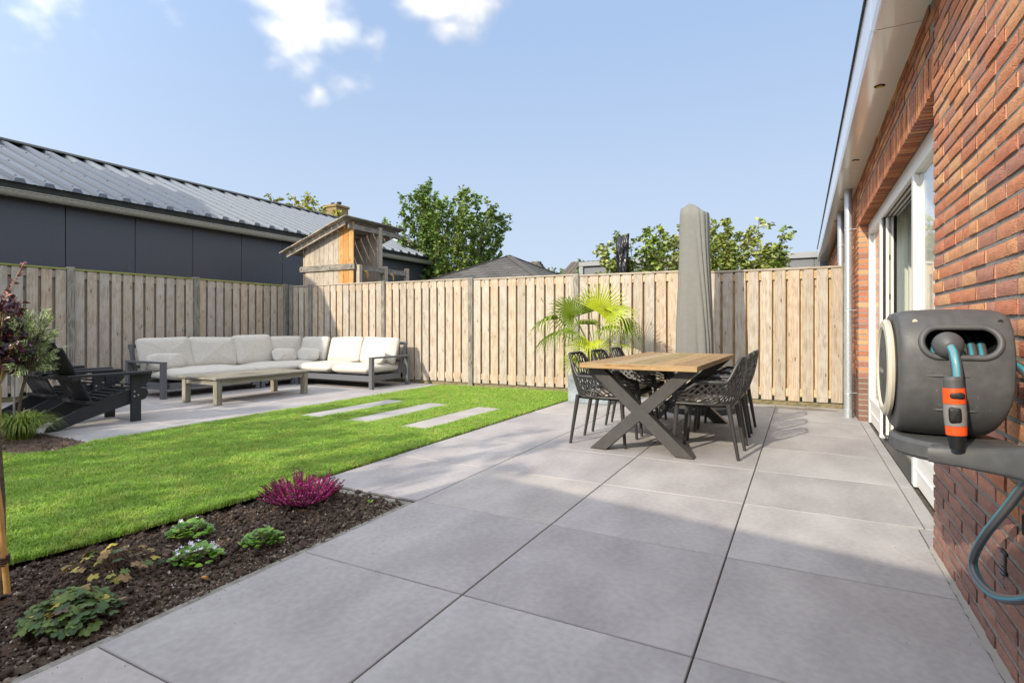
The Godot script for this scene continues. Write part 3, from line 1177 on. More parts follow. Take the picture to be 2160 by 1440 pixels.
	# downpipes: zinc tubes with clamps
	for q in [[-7.72, 0.49], [-9.2, 0.49]]:
		m = MB.new()
		m.lathe([Vector2(0.046, -0.05), Vector2(0.046, 0.10), Vector2(0.0415, 0.105), Vector2(0.0415, 2.74)], 24)
		var p := obj("downpipe", m, M.zinc, h)
		p.position = Vector3(q[1], 0, q[0])
		for y in [0.30, 1.285, 2.25]:
			m = MB.new()
			m.lathe([Vector2(0.0415, -0.022), Vector2(0.0465, -0.018), Vector2(0.044, -0.012), Vector2(0.044, 0.012), Vector2(0.0465, 0.018), Vector2(0.0415, 0.022)], 20)
			m.bar(Vector3(0.02, 0, 0.03), Vector3(0.088, 0, 0.03), 0.008, 0.008)
			m.box(Vector3(0.02, 0.022, 0.018), at(0.012, 0, 0.047), 0.003)
			obj("clamp", m, M.zinc, p).position.y = y
	# the white sliding door set back in the opening
	var fx0 := 0.672
	var fx1 := 0.80
	var top := LINTEL - 0.004
	var beams := [[Vector3(fx0, 2.135, Z_FAR + 0.002), Vector3(fx1, top, Z_NEAR - 0.002)], [Vector3(fx0, 0.0, Z_FAR + 0.003), Vector3(fx1, 2.134, Z_FAR + 0.085)], [Vector3(fx0, 0.0, -6.50), Vector3(fx1, 2.134, -6.40)], [Vector3(fx0, 0.0, -4.68), Vector3(fx1, 2.134, -4.59)], [Vector3(fx0, 0.0, Z_NEAR - 0.085), Vector3(fx1, 2.134, Z_NEAR - 0.003)]]
	for b in beams:
		m = MB.new()
		m.bx(b[0], b[1], 0.004)
		obj("door_frame", m, M.white, h)
	for s in [[-6.401, Z_FAR + 0.086 - 0.0], [Z_NEAR - 0.086, -4.589]]:
		var z0: float = minf(s[0], s[1]) if s[0] > -5.0 else -7.413
		var z1: float = Z_NEAR - 0.087 if s[0] > -5.0 else -6.502
		m = MB.new()
		m.bx(Vector3(fx0 + 0.012, 0.02, z0), Vector3(fx0 + 0.07, 0.24, z1), 0.003)
		m.bx(Vector3(fx0 + 0.002, 0.24, z0), Vector3(fx0 + 0.075, 0.285, z1), 0.003)
		m.bx(Vector3(fx0 + 0.002, 0.122, z0), Vector3(fx0 + 0.014, 0.142, z1), 0.003)
		obj("door_panel", m, M.white, h)
		m = MB.new()
		m.bx(Vector3(fx0 + 0.03, 0.285, z0), Vector3(fx0 + 0.036, 2.134, z1))
		obj("window_pane", m, M.glass, h)
	# sliding leaf, pushed behind the far light, its steel edge with locks showing
	m = MB.new()
	m.bx(Vector3(0.705, 0.06, -6.385), Vector3(0.765, 2.13, -6.28), 0.003)
	var leaf := obj("sliding_leaf", m, M.white, h)
	m = MB.new()
	m.bx(Vector3(0.724, 0.07, -6.281), Vector3(0.744, 2.12, -6.274))
	var plate := obj("lock_strip", m, M.alu, leaf)
	for y in [0.42, 0.9, 1.02, 1.35, 1.72]:
		m = MB.new()
		m.bx(Vector3(0.729, y, -6.275), Vector3(0.739, y + 0.05, -6.272))
		obj("latch", m, M.gasket, leaf)
	for x in [0.690, 0.772, 0.785]:
		m = MB.new()
		m.bx(Vector3(x, 0.05, -6.398), Vector3(x + 0.008, 2.134, -6.30))
		obj("gasket", m, M.gasket, h)
	for x in [0.70, 0.735, 0.77]:
		m = MB.new()
		m.bx(Vector3(x, 2.122, -6.39), Vector3(x + 0.006, 2.136, -4.69))
		obj("guide_rail", m, M.gasket, h)
	m = MB.new()
	m.bx(Vector3(0.668, -0.05, -6.40), Vector3(0.76, 0.012, -4.68), 0.003)
	obj("door_sill", m, M.granite, h)
	m = MB.new()
	m.bx(Vector3(0.76, -0.05, -6.40), Vector3(0.80, 0.04, -4.68), 0.003)
	obj("door_track", m, M.alu, h)
	# the room behind
	m = MB.new()
	m.bx(Vector3(0.80, -0.06, -9.0), Vector3(5.5, 0.0, -2.5))
	obj("room_floor", m, M.oak, h)
	m = MB.new()
	m.bx(Vector3(5.5, -0.06, -9.0), Vector3(5.6, 2.6, -2.5))
	m.bx(Vector3(0.96, -0.06, -9.1), Vector3(5.6, 2.6, -9.0))
	m.bx(Vector3(0.96, -0.06, -2.5), Vector3(5.6, 2.6, -2.4))
	m.bx(Vector3(0.96, 2.5, -9.0), Vector3(5.6, 2.6, -2.5))
	obj("room_wall", m, M.interior, h)
	for s in [[-7.46, -5.95], [-4.62, -3.75]]:
		var rows := []
		for j in 2:
			var row := PackedVector3Array()
			for i in 49:
				var z := lerpf(s[0], s[1], i / 48.0)
				row.append(Vector3(0.92 + 0.022 * sin(i * 0.9) + 0.01 * sin(i * 0.37), 0.03 + 2.4 * j, z))
			rows.append(row)
		m = MB.new()
		m.sheet(rows, Vector3(-1, 0, 0))
		obj("curtain", m, M.curtain, h)
	# the second window further along, above the fence
	m = MB.new()
	m.bx(Vector3(0.66, 1.7, -15.9), Vector3(0.72, 2.26, -9.42), 0.004)
	obj("window_frame", m, M.white, h)
	# vent grilles low in the brickwork
	for z in [-2.33]:
		m = MB.new()
		m.bx(Vector3(WALL + 0.001, 0.255, z), Vector3(WALL + 0.02, 0.375, z + 0.055), 0.002)
		var g := obj("vent_grille", m, M.black, h)
		for i in 8:
			m = MB.new()
			m.bx(Vector3(WALL - 0.003, 0.262 + i * 0.014, z + 0.004), Vector3(WALL + 0.002, 0.268 + i * 0.014, z + 0.051))
			obj("louvre", m, M.frame, g)
	m = MB.new()
	m.bx(Vector3(WALL - 0.006, 0.49, -7.66), Vector3(WALL + 0.02, 0.60, -7.62), 0.002)
	obj("vent_grille", m, M.black, h)
	# ragged mortar where wall and paving meet
	m = MB.new()
	var f := FastNoiseLite.new()
	f.frequency = 9.0
	var rows := []
	for j in 3:
		var row := PackedVector3Array()
		for i in 120:
			var z := Z_NEAR + 0.02 + i * 0.03
			row.append(Vector3(WALL + 0.006 - [0.0, 0.010, 0.030][j] * (0.85 + 0.4 * f.get_noise_2d(z * 3.0, 0.5)), [0.012, 0.008, 0.004][j] + 0.004 * f.get_noise_2d(z * 5.0, j), z))
		rows.append(row)
	m.sheet(rows, Vector3(-1, 1, 0))
	m.bx(Vector3(0.5542, -0.04, -3.36), Vector3(0.581, 0.0012, 0.6))
	obj("mortar_fillet", m, M.fillet, h)

# ---------------------------------------------------------------- dining set
func dining_table() -> void:
	var o := thing("dining_table", "rectangular teak-topped dining table on two black steel X-shaped leg frames", "table", Vector3(-1.215, 0, -5.68), -0.02)
	# planks along the length, with breadboard ends
	var top := 0.772
	var th := 0.044
	for i in 5:
		var m := MB.new()
		m.box(Vector3(0.1955, th, 2.08), at(-0.40 + 0.2 * i, top - th / 2, 0), 0.0025, Vector2(rnd(0, 5), rnd(0, 5)))
		obj("plank", m, M.teak[[1, 0, 3, 2, 1][i]], o)
	for s in [-1.0, 1.0]:
		var m := MB.new()
		m.box(Vector3(1.0, th, 0.085), at(0, top - th / 2, s * 1.0845), 0.003, Vector2(rnd(0, 5), rnd(0, 5)))
		obj("end_board", m, M.teak[2], o)
	# two X frames of flat steel box section
	for s in [-1.0, 1.0]:
		var z: float = s * 0.95
		var yt := top - th - 0.012
		for q in [-1.0, 1.0]:
			var m := MB.new()
			# a slanting leg cut level at top and foot
			var xb: float = q * 0.375
			var xt: float = -q * 0.40
			var w := 0.075
			var cut := 0.0 if q > 0 else 0.003
			var poly := PackedVector2Array([Vector2(xb - w, 0.006), Vector2(xb + w, 0.006), Vector2(xt + w, yt), Vector2(xt - w, yt)])
			m.prism(poly, 0.10 - cut, at(0, 0, z), 0.003)
			obj("leg", m, M.charcoal, o)
			m = MB.new()
			m.bx(Vector3(xb - w + 0.004, 0.0, z - 0.045), Vector3(xb + w - 0.004, 0.006, z + 0.045))
			obj("foot_pad", m, M.rust, o)
		var m := MB.new()
		m.bx(Vector3(-0.47, yt, z - 0.05), Vector3(0.47, yt + 0.012, z + 0.05), 0.002)
		obj("mounting_plate", m, M.charcoal, o)
	var m := MB.new()
	m.bx(Vector3(-0.03, yt_bar() - 0.05, -0.9), Vector3(0.03, yt_bar(), 0.9), 0.003)
	obj("stretcher", m, M.charcoal, o)

func yt_bar() -> float:
	return 0.772 - 0.044 - 0.0125

func shell_point(s: float, v: float) -> Vector3:
	# the wrap-round shell: s from left arm front over the back to right arm front, v from seat up to the rim
	var a := PI * s
	var ca := cos(a)
	var sa := sin(a)
	var top := lerpf(0.628, 0.828, smoothstep(0.62, 0.97, sa))
	top = lerpf(0.545, top, smoothstep(0.0, 0.22, sa))
	var bot := 0.445
	var wide := lerpf(0.245, 0.283, v)
	var x := -signf(ca) * pow(absf(ca), 0.5) * wide
	var back := lerpf(0.215, 0.305, v) + 0.015 * sin(v * PI)
	var z := 0.235 - (0.235 + back) * pow(sa, 0.62)
	return Vector3(x, lerpf(bot, top, v), z)

func bar4(m: MB, a: Vector3, b: Vector3, w: float, d: float, nrm: Vector3) -> void:
	var y := (b - a).normalized()
	var x := y.cross(nrm).normalized() * w * 0.5
	var z := nrm.normalized() * d * 0.5
	var k := [-x - z, x - z, x + z, z - x]
	for i in 4:
		var c: Vector3 = k[i]
		var e: Vector3 = k[(i + 1) % 4]
		m.face([a + c, a + e, b + e, b + c], c + e)

func make_chair() -> Node3D:
	var o := thing("dining_chair", "", "chair")
	# open diamond lattice of arms and back
	var m := MB.new()
	var ns := 46
	var nv := 7
	var p := []
	var nn := []
	for i in ns + 1:
		var col := []
		var cn := []
		for j in nv + 1:
			var s := float(i) / ns
			# spread the columns evenly along the curve's corners
			s = 0.5 + 0.5 * signf(s - 0.5) * pow(absf(s - 0.5) * 2.0, 0.92)
			var v := float(j) / nv
			col.append(shell_point(s, v))
			var e := 0.01
			var du := shell_point(clampf(s + e, 0, 1), v) - shell_point(clampf(s - e, 0, 1), v)
			var dv := shell_point(s, minf(v + e, 1)) - shell_point(s, maxf(v - e, 0))
			cn.append(du.cross(dv).normalized())
		p.append(col)
		nn.append(cn)
	for i in ns:
		for j in nv:
			var n1: Vector3 = nn[i][j]
			if (i + j) % 2 == 0:
				bar4(m, p[i][j], p[i + 1][j + 1], 0.0105, 0.006, n1)
			else:
				bar4(m, p[i][j + 1], p[i + 1][j], 0.0105, 0.006, n1)
	obj("shell_lattice", m, M.resin, o)
	# smooth rim over the arms and the back
	m = MB.new()
	var rim := []
	for i in 61:
		var s := i / 60.0
		rim.append(shell_point(s, 1.0) + Vector3(0, 0.004, 0))
	rim.push_front(Vector3(rim[0].x * 0.97, 0.46, rim[0].z + 0.012))
	rim.append(Vector3(rim[61].x * 0.97, 0.46, rim[61].z + 0.012))
	m.tube(rim, 0.0155, 8, true, 0.8)
	obj("rim", m, M.resin, o)
	m = MB.new()
	var low := []
	for i in 41:
		low.append(shell_point(i / 40.0, 0.0))
	m.tube(low, 0.013, 6)
	obj("lower_rail", m, M.resin, o)
	# open handle hole low on either side
	for sd in [-1.0, 1.0]:
		m = MB.new()
		var loop := []
		for i in 17:
			var a := TAU * i / 16.0
			var q := shell_point(0.5 + sd * (0.37 + 0.055 * cos(a) - 0.02), 0.18 + 0.16 * sin(a))
			loop.append(q + Vector3(sd * 0.004, 0, 0))
		m.tube(loop, 0.011, 6, false)
		obj("hand_hole", m, M.resin, o)
	# seat
	m = MB.new()
	var rows := []
	for j in 9:
		var row := PackedVector3Array()
		for i in 13:
			var u := i / 12.0 * 2.0 - 1.0
			var w := j / 8.0
			var wx := 0.238 * (1.0 - 0.25 * pow(1.0 - w, 3.0))
			row.append(Vector3(u * wx, 0.438 - 0.012 * (1.0 - u * u) * sin(w * PI) - 0.02 * pow(maxf(0.0, w - 0.85) / 0.15, 2.0), -0.21 + 0.465 * w))
		rows.append(row)
	m.sheet(rows, Vector3.UP)
	var rows2 := []
	for r in rows:
		var row := PackedVector3Array()
		for q in r:
			row.append(q - Vector3(0, 0.014, 0))
		rows2.append(row)
	m.sheet(rows2, Vector3.DOWN)
	for e in [0, 8]:
		for i in 12:
			m.face([rows[e][i], rows[e][i + 1], rows2[e][i + 1], rows2[e][i]], Vector3(0, 0, -1 if e == 0 else 1))
	obj("seat", m, M.resin, o)
	# four round tapering legs, splayed
	for q in [[-1, -1], [1, -1], [-1, 1], [1, 1]]:
		m = MB.new()
		var topp := Vector3(q[0] * 0.215, 0.455, -0.185 if q[1] < 0 else 0.225)
		var foot := Vector3(q[0] * (0.205 if q[1] < 0 else 0.222), 0.0, -0.262 if q[1] < 0 else 0.262)
		var pts := []
		var rad := []
		for i in 6:
			pts.append(topp.lerp(foot, i / 5.0))
			rad.append(lerpf(0.021, 0.0135, i / 5.0))
		m.tube(pts, rad, 10)
		obj("leg", m, M.resin, o)
	return o

func cushion_shape(size: Vector3, p := 4.0, sd := 1, wrinkle := 0.006, nu := 28, nv := 16) -> MB:
	# a soft filled cushion, y its thickness
	var m := MB.new()
	var f := FastNoiseLite.new()
	f.seed = sd
	f.frequency = 2.2
	f.fractal_octaves = 3
	var sp := func(c: float, e: float) -> float:
		return signf(c) * pow(absf(c), e)
	var rows := []
	for j in nv + 1:
		var row := PackedVector3Array()
		var el := PI * (float(j) / nv - 0.5)
		for i in nu:
			var a := TAU * i / nu
			var e := 2.0 / p
			var x: float = sp.call(cos(el), 0.5) * sp.call(cos(a), e)
			var z: float = sp.call(cos(el), 0.5) * sp.call(sin(a), e)
			var y: float = sp.call(sin(el), 0.75)
			var q := Vector3(x * size.x, y * size.y * (1.0 - 0.22 * pow(maxf(absf(x), absf(z)), 4.0)), z * size.z) * 0.5
			q += Vector3(x * 0.3, signf(y), z * 0.3) * f.get_noise_3d(q.x * 2.2 + q.z * 0.8, q.y, q.z * 2.2) * wrinkle * 2.0
			row.append(q)
		rows.append(row)
	m.sheet(rows, Vector3.ZERO, true)
	return m

func chairs() -> void:
	var proto := make_chair()
	var zs := [-5.03, -5.66, -6.30]
	var where := ["nearest the camera", "in the middle", "nearest the fence"]
	var pad := cushion_shape(Vector3(0.42, 0.045, 0.42), 5.0, 3, 0.002, 28, 12).done()
	for side in 2:
		for i in 3:
			var x := -1.668 if side == 0 else -0.715
			var turn := PI / 2 if side == 0 else -PI / 2
			turn += [0.03, -0.02, 0.02, -0.03, 0.02, -0.02][side * 3 + i]
			var l := "black perforated armchair %s, %s of the dining table" % [where[i], "lawn side" if side == 0 else "house side"]
			var o: Node3D
			if side == 0 and i == 0:
				o = proto
				o.position = Vector3(x, 0, zs[i])
				o.rotation.y = turn
				o.set_meta("label", l)
				o.set_meta("group", "armchairs round the dining table")
			else:
				o = dup(proto, Vector3(x, 0, zs[i]), turn, l)
			var c := obj("seat_cushion", pad, M.seatpad)
			c.position = Vector3(x, 0.463, zs[i]) + Vector3(sin(turn), 0, cos(turn)) * 0.012
			c.rotation.y = turn
			tag(c, "thin beige cushion on the armchair %s, %s of the table" % [where[i], "lawn side" if side == 0 else "house side"], "cushion", "cushions on the dining chairs")

func parasol() -> void:
	var o := thing("parasol", "tall closed garden parasol wrapped in a grey cover behind the dining table", "parasol", Vector3(-1.25, 0, -7.50))
	var f := FastNoiseLite.new()
	f.seed = 31
	f.frequency = 1.1
	var m := MB.new()
	var rows := []
	var n := 120
	# angle at the top, at the foot, from and to (share of the height), depth, width
	var creases := [[1.62, 0.62, 0.05, 1.0, 0.12, 0.15], [1.25, 0.36, 0.0, 1.0, 0.15, 0.13], [0.75, 0.12, 0.0, 0.97, 0.12, 0.12], [1.75, 1.30, -0.2, 0.42, 0.14, 0.16], [2.05, 2.0, -0.2, 0.34, 0.10, 0.14], [0.15, 0.10, 0.1, 0.9, 0.10, 0.10], [2.35, 2.30, -0.2, 1.2, 0.05, 0.06], [3.4, 3.5, 0.0, 1.0, 0.08, 0.12], [4.4, 4.3, 0.0, 1.0, 0.10, 0.12], [5.4, 5.5, 0.0, 1.0, 0.10, 0.12]]
	for j in 41:
		var v := j / 40.0
		var y := lerpf(0.42, 2.70, v)
		var row := PackedVector3Array()
		for i in n:
			var a := TAU * i / n
			var rx := lerpf(0.228, 0.186, smoothstep(0.1, 0.9, v)) * (1.0 + 0.02 * sin(v * 4.0 + 1.0))
			var rz := rx * 0.82
			# creases that run down from the shoulder on the right and spread at the foot
			var k := 1.0 + 0.035 * f.get_noise_3d(cos(a) * 1.0, v * 0.9, sin(a) * 1.0)
			for cr in creases:
				var ca: float = lerpf(cr[1], cr[0], v) + 0.05 * f.get_noise_2d(v * 2.0, cr[0] * 9.0)
				var da := fposmod(a - ca + PI, TAU) - PI
				var w: float = cr[5]
				var mask: float = smoothstep(cr[2] - 0.12, cr[2] + 0.12, v) * (1.0 - smoothstep(cr[3] - 0.15, cr[3] + 0.1, v))
				k += mask * cr[4] * (0.55 * exp(-pow(da / (w * 2.4), 2.0)) - 1.25 * exp(-absf(da) / w))
			var ex := 0.62
			var x := signf(cos(a)) * pow(absf(cos(a)), ex) * rx * k
			var z := signf(sin(a)) * pow(absf(sin(a)), ex) * rz * k
			var yy := y
			# sloping top: high on the left, a lower shoulder on the right
			var shoulder := 2.69 - 0.13 * smoothstep(-0.03, 0.17, x) - 0.05 * smoothstep(-0.08, -0.17, x)
			yy = minf(yy, shoulder)
			if v > 0.9:
				var q := (v - 0.9) / 0.1
				x *= 1.0 - 0.10 * q * q
				z *= 1.0 - 0.65 * q * q * q
			row.append(Vector3(x, yy, z))
		rows.append(row)
	m.sheet(rows, Vector3.ZERO, true)
	var k: int = rows[40].size()
	for i in k:
		m.face([rows[40][i], rows[40][(i + 1) % k], Vector3(-0.02, 2.69, 0)], Vector3.UP)
	obj("cover", m, M.cover, o)
	m = MB.new()
	var seamline := []
	for j in 41:
		seamline.append(rows[j][62] + (rows[j][62] * Vector3(1, 0, 1)).normalized() * 0.001)
	m.tube(seamline, 0.0035, 5)
	obj("seam", m, M.cover, o)
	m = MB.new()
	m.lathe([Vector2(0.032, 0.06), Vector2(0.032, 0.5)], 18)
	obj("pole", m, M.frame, o)
	m = MB.new()
	m.lathe([Vector2(0.075, 0.076), Vector2(0.07, 0.1), Vector2(0.045, 0.11), Vector2(0.043, 0.26), Vector2(0.034, 0.262)], 20)
	obj("pole_socket", m, M.charcoal, o)
	# weighted base of four quarter stones
	for q in 4:
		m = MB.new()
		var poly := PackedVector2Array([Vector2(0.012, 0.012)])
		for i in 13:
			var a := lerpf(0.03, PI / 2 - 0.03, i / 12.0)
			poly.append(Vector2(cos(a), sin(a)) * 0.49)
		m.prism(poly, 0.07, Transform3D(Basis(Vector3.UP, q * PI / 2) * Basis(Vector3.RIGHT, -PI / 2), Vector3(0.03, 0.038, 0.0)), 0.006)
		obj("base_stone", m, M.granite, o)
		m = MB.new()
		m.box(Vector3(0.11, 0.004, 0.03), Transform3D(Basis(Vector3.UP, q * PI / 2 + PI / 4), Vector3(0.03, 0.0755, 0.0) + Basis(Vector3.UP, q * PI / 2 + PI / 4) * Vector3(0.27, 0, 0)), 0.0015)
		obj("hand_grip", m, M.black, o)

# ---------------------------------------------------------------- palm
func fan_leaf(hub: Vector3, fwd: Vector3, face: Vector3, r: float, spread: float, droop: float, n: int, fold: float) -> MB:
	var m := MB.new()
	var f := fwd.normalized()
	var up := (face - f * face.dot(f)).normalized()
	var sd := f.cross(up)
	for i in n:
		var u := (float(i) / (n - 1)) * 2.0 - 1.0
		var a := u * spread
		var d := (f * cos(a) + sd * sin(a)).normalized()
		var L := r * (1.0 - 0.22 * absf(u) + rnd(-0.05, 0.05))
		var w := r * 0.022
		var prev := []
		var x := d.cross(up).normalized()
		for k in 6:
			var q := k / 5.0
			var c := hub + d * L * q + up * (fold * absf(u) * L * q * 0.5)
			# blades hang at the tips
			var dr := droop * (0.6 + 0.8 * absf(u)) * rnd(0.92, 1.08)
			c += Vector3.DOWN * dr * L * pow(maxf(0.0, q - 0.35) / 0.65, 2.0)
			c -= d * dr * L * 0.35 * pow(maxf(0.0, q - 0.4) / 0.6, 2.0)
			var ww: float = w * ([0.35, 0.9, 1.0, 0.8, 0.5, 0.04][k])
			var row := [c - x * ww + up * ww * 0.7, c, c + x * ww + up * ww * 0.7]
			if k > 0:
				m.face([prev[0], prev[1], row[1], row[0]], up)
				m.face([prev[1], prev[2], row[2], row[1]], up)
			prev = row
	return m

func planter_and_palm() -> void:
	var o := thing("planter", "square blue-grey concrete planter at the end of the lawn under the palm", "planter", Vector3(-2.68, 0, -7.68))
	for s in [[Vector3(-0.305, 0, 0.265), Vector3(0.305, 0.395, 0.305)], [Vector3(-0.305, 0, -0.305), Vector3(0.305, 0.395, -0.265)], [Vector3(-0.305, 0, -0.264), Vector3(-0.265, 0.394, 0.264)], [Vector3(0.265, 0, -0.264), Vector3(0.305, 0.394, 0.264)]]:
		var m := MB.new()
		m.bx(s[0], s[1], 0.006)
		obj("side_wall", m, M.planter, o)
	var m := MB.new()
	m.bx(Vector3(-0.264, 0.02, -0.264), Vector3(0.264, 0.36, 0.264))
	obj("soil_fill", m, M.soil, o)
	# a hair crack across the front
	m = MB.new()
	m.tube([Vector3(-0.30, 0.32, 0.3055), Vector3(-0.2, 0.30, 0.3055), Vector3(-0.13, 0.25, 0.3055), Vector3(-0.08, 0.20, 0.3055), Vector3(-0.02, 0.18, 0.3055), Vector3(0.06, 0.10, 0.3055)], 0.0022, 4)
	obj("crack", m, M.frame, o)
	var p := thing("fan_palm", "bright green fan palm growing in the square planter against the fence", "palm", Vector3(-2.68, 0.36, -7.60))
	var leafm := leafy(0.4, 0.35, 0.4)
	leafm.vertex_color_use_as_albedo = false
	var base := Vector3(-2.68, 0.36, -7.60)
	m = MB.new()
	m.lathe([Vector2(0.07, -0.02), Vector2(0.075, 0.12), Vector2(0.06, 0.26), Vector2(0.03, 0.34)], 12)
	obj("trunk", m, M.bark, p)
	# hub position, direction of the middle blade, upper side, radius, half spread, droop, blades, fold
	var R := Vector3(0.884, 0, -0.467)
	var T := Vector3(0.35, 0, 0.93)      # roughly towards the terrace
	var fans := [
		[Vector3(-2.92, 1.235, -7.45), R * -0.75 + Vector3.UP * 0.62 + T * 0.2, T + Vector3.UP * 0.5, 0.52, 2.0, 0.30, 26, 0.2, Color(0.40, 0.48, 0.10)],
		[Vector3(-2.56, 1.29, -7.50), R * 0.62 + Vector3.UP * 0.82, T * 1.0 + Vector3.UP * 0.1, 0.54, 1.7, 0.05, 26, 0.12, Color(0.60, 0.64, 0.13)],
		[Vector3(-2.34, 1.285, -7.42), R * 0.95 + Vector3.UP * 0.20 + T * 0.2, Vector3.UP + T * 0.6, 0.48, 2.1, 0.60, 26, 0.15, Color(0.56, 0.61, 0.13)],
		[Vector3(-2.64, 0.87, -7.32), T * 0.7 + Vector3.DOWN * 0.45 + R * -0.35, Vector3.UP + T * 0.45, 0.46, 2.2, 0.25, 28, 0.1, Color(0.64, 0.68, 0.14)],
		[Vector3(-3.12, 1.20, -7.38), R * -1.0 + Vector3.DOWN * 0.16, Vector3.UP + R * -0.1, 0.58, 1.1, 0.62, 18, 0.8, Color(0.44, 0.52, 0.12)],
		[Vector3(-3.12, 0.99, -7.32), R * -0.95 + Vector3.DOWN * 0.40 + T * 0.2, Vector3.UP * 0.8 + R * -0.3, 0.48, 1.5, 0.60, 22, 0.4, Color(0.36, 0.44, 0.11)],
		[Vector3(-2.22, 0.84, -7.42), R * 0.6 + T * 0.5 + Vector3.DOWN * 0.2, Vector3.UP, 0.24, 2.0, 0.4, 18, 0.2, Color(0.58, 0.62, 0.15)],
		[Vector3(-3.0, 0.80, -7.30), R * -0.5 + Vector3.UP * 0.3 + T * 0.4, T, 0.12, 2.3, 0.2, 14, 0.3, Color(0.66, 0.66, 0.14)],
		[Vector3(-2.80, 0.64, -7.25), T * 0.6 + R * -0.7 + Vector3.DOWN * 0.4, Vector3.UP + T, 0.36, 1.6, 0.4, 20, 0.2, Color(0.46, 0.52, 0.13)],
		[Vector3(-2.72, 1.30, -7.62), R * -0.30 + Vector3.UP * 0.9 - T * 0.2, T, 0.40, 1.5, 0.10, 22, 0.25, Color(0.34, 0.43, 0.11)],
		[Vector3(-2.42, 1.06, -7.30), R * 0.75 + T * 0.4 + Vector3.UP * 0.1, Vector3.UP + T * 0.2, 0.40, 2.0, 0.65, 26, 0.25, Color(0.40, 0.48, 0.11)],
		[Vector3(-2.66, 1.12, -7.30), T * 0.8 + R * 0.1 + Vector3.UP * 0.35, Vector3.UP + T * -0.2, 0.36, 2.0, 0.5, 24, 0.3, Color(0.44, 0.52, 0.12)],
		[Vector3(-3.02, 1.33, -7.55), R * -0.8 + Vector3.UP * 0.5, T, 0.38, 1.7, 0.35, 22, 0.25, Color(0.33, 0.42, 0.10)],
		[Vector3(-2.20, 1.08, -7.55), R * 0.9 + Vector3.DOWN * 0.1, T + Vector3.UP * 0.5, 0.36, 1.8, 0.55, 22, 0.3, Color(0.36, 0.45, 0.11)],
		[Vector3(-2.86, 1.02, -7.25), R * -0.85 + T * 0.4 + Vector3.DOWN * 0.05, Vector3.UP + T * 0.3, 0.40, 1.8, 0.6, 22, 0.25, Color(0.40, 0.48, 0.12)],
	]
	for q in fans:
		var mt := leafm.duplicate()
		mt.albedo_color = q[8]
		var lf := obj("leaf", fan_leaf(q[0] - base, q[1], q[2], q[3], q[4], q[5], q[6], q[7]), mt, p)
		var st := MB.new()
		var a := Vector3(rnd(-0.03, 0.03), 0.30, rnd(-0.03, 0.03))
		var b: Vector3 = q[0] - base
		var mid := a.lerp(b, 0.55) + Vector3(0, 0.10 if b.y > 0.6 else 0.16, 0)
		var pts := []
		for k in 9:
			var t := k / 8.0
			pts.append(a.lerp(mid, t).lerp(mid.lerp(b, t), t))
		st.tube(pts, 0.006, 6)
		obj("petiole", st, mt, lf)

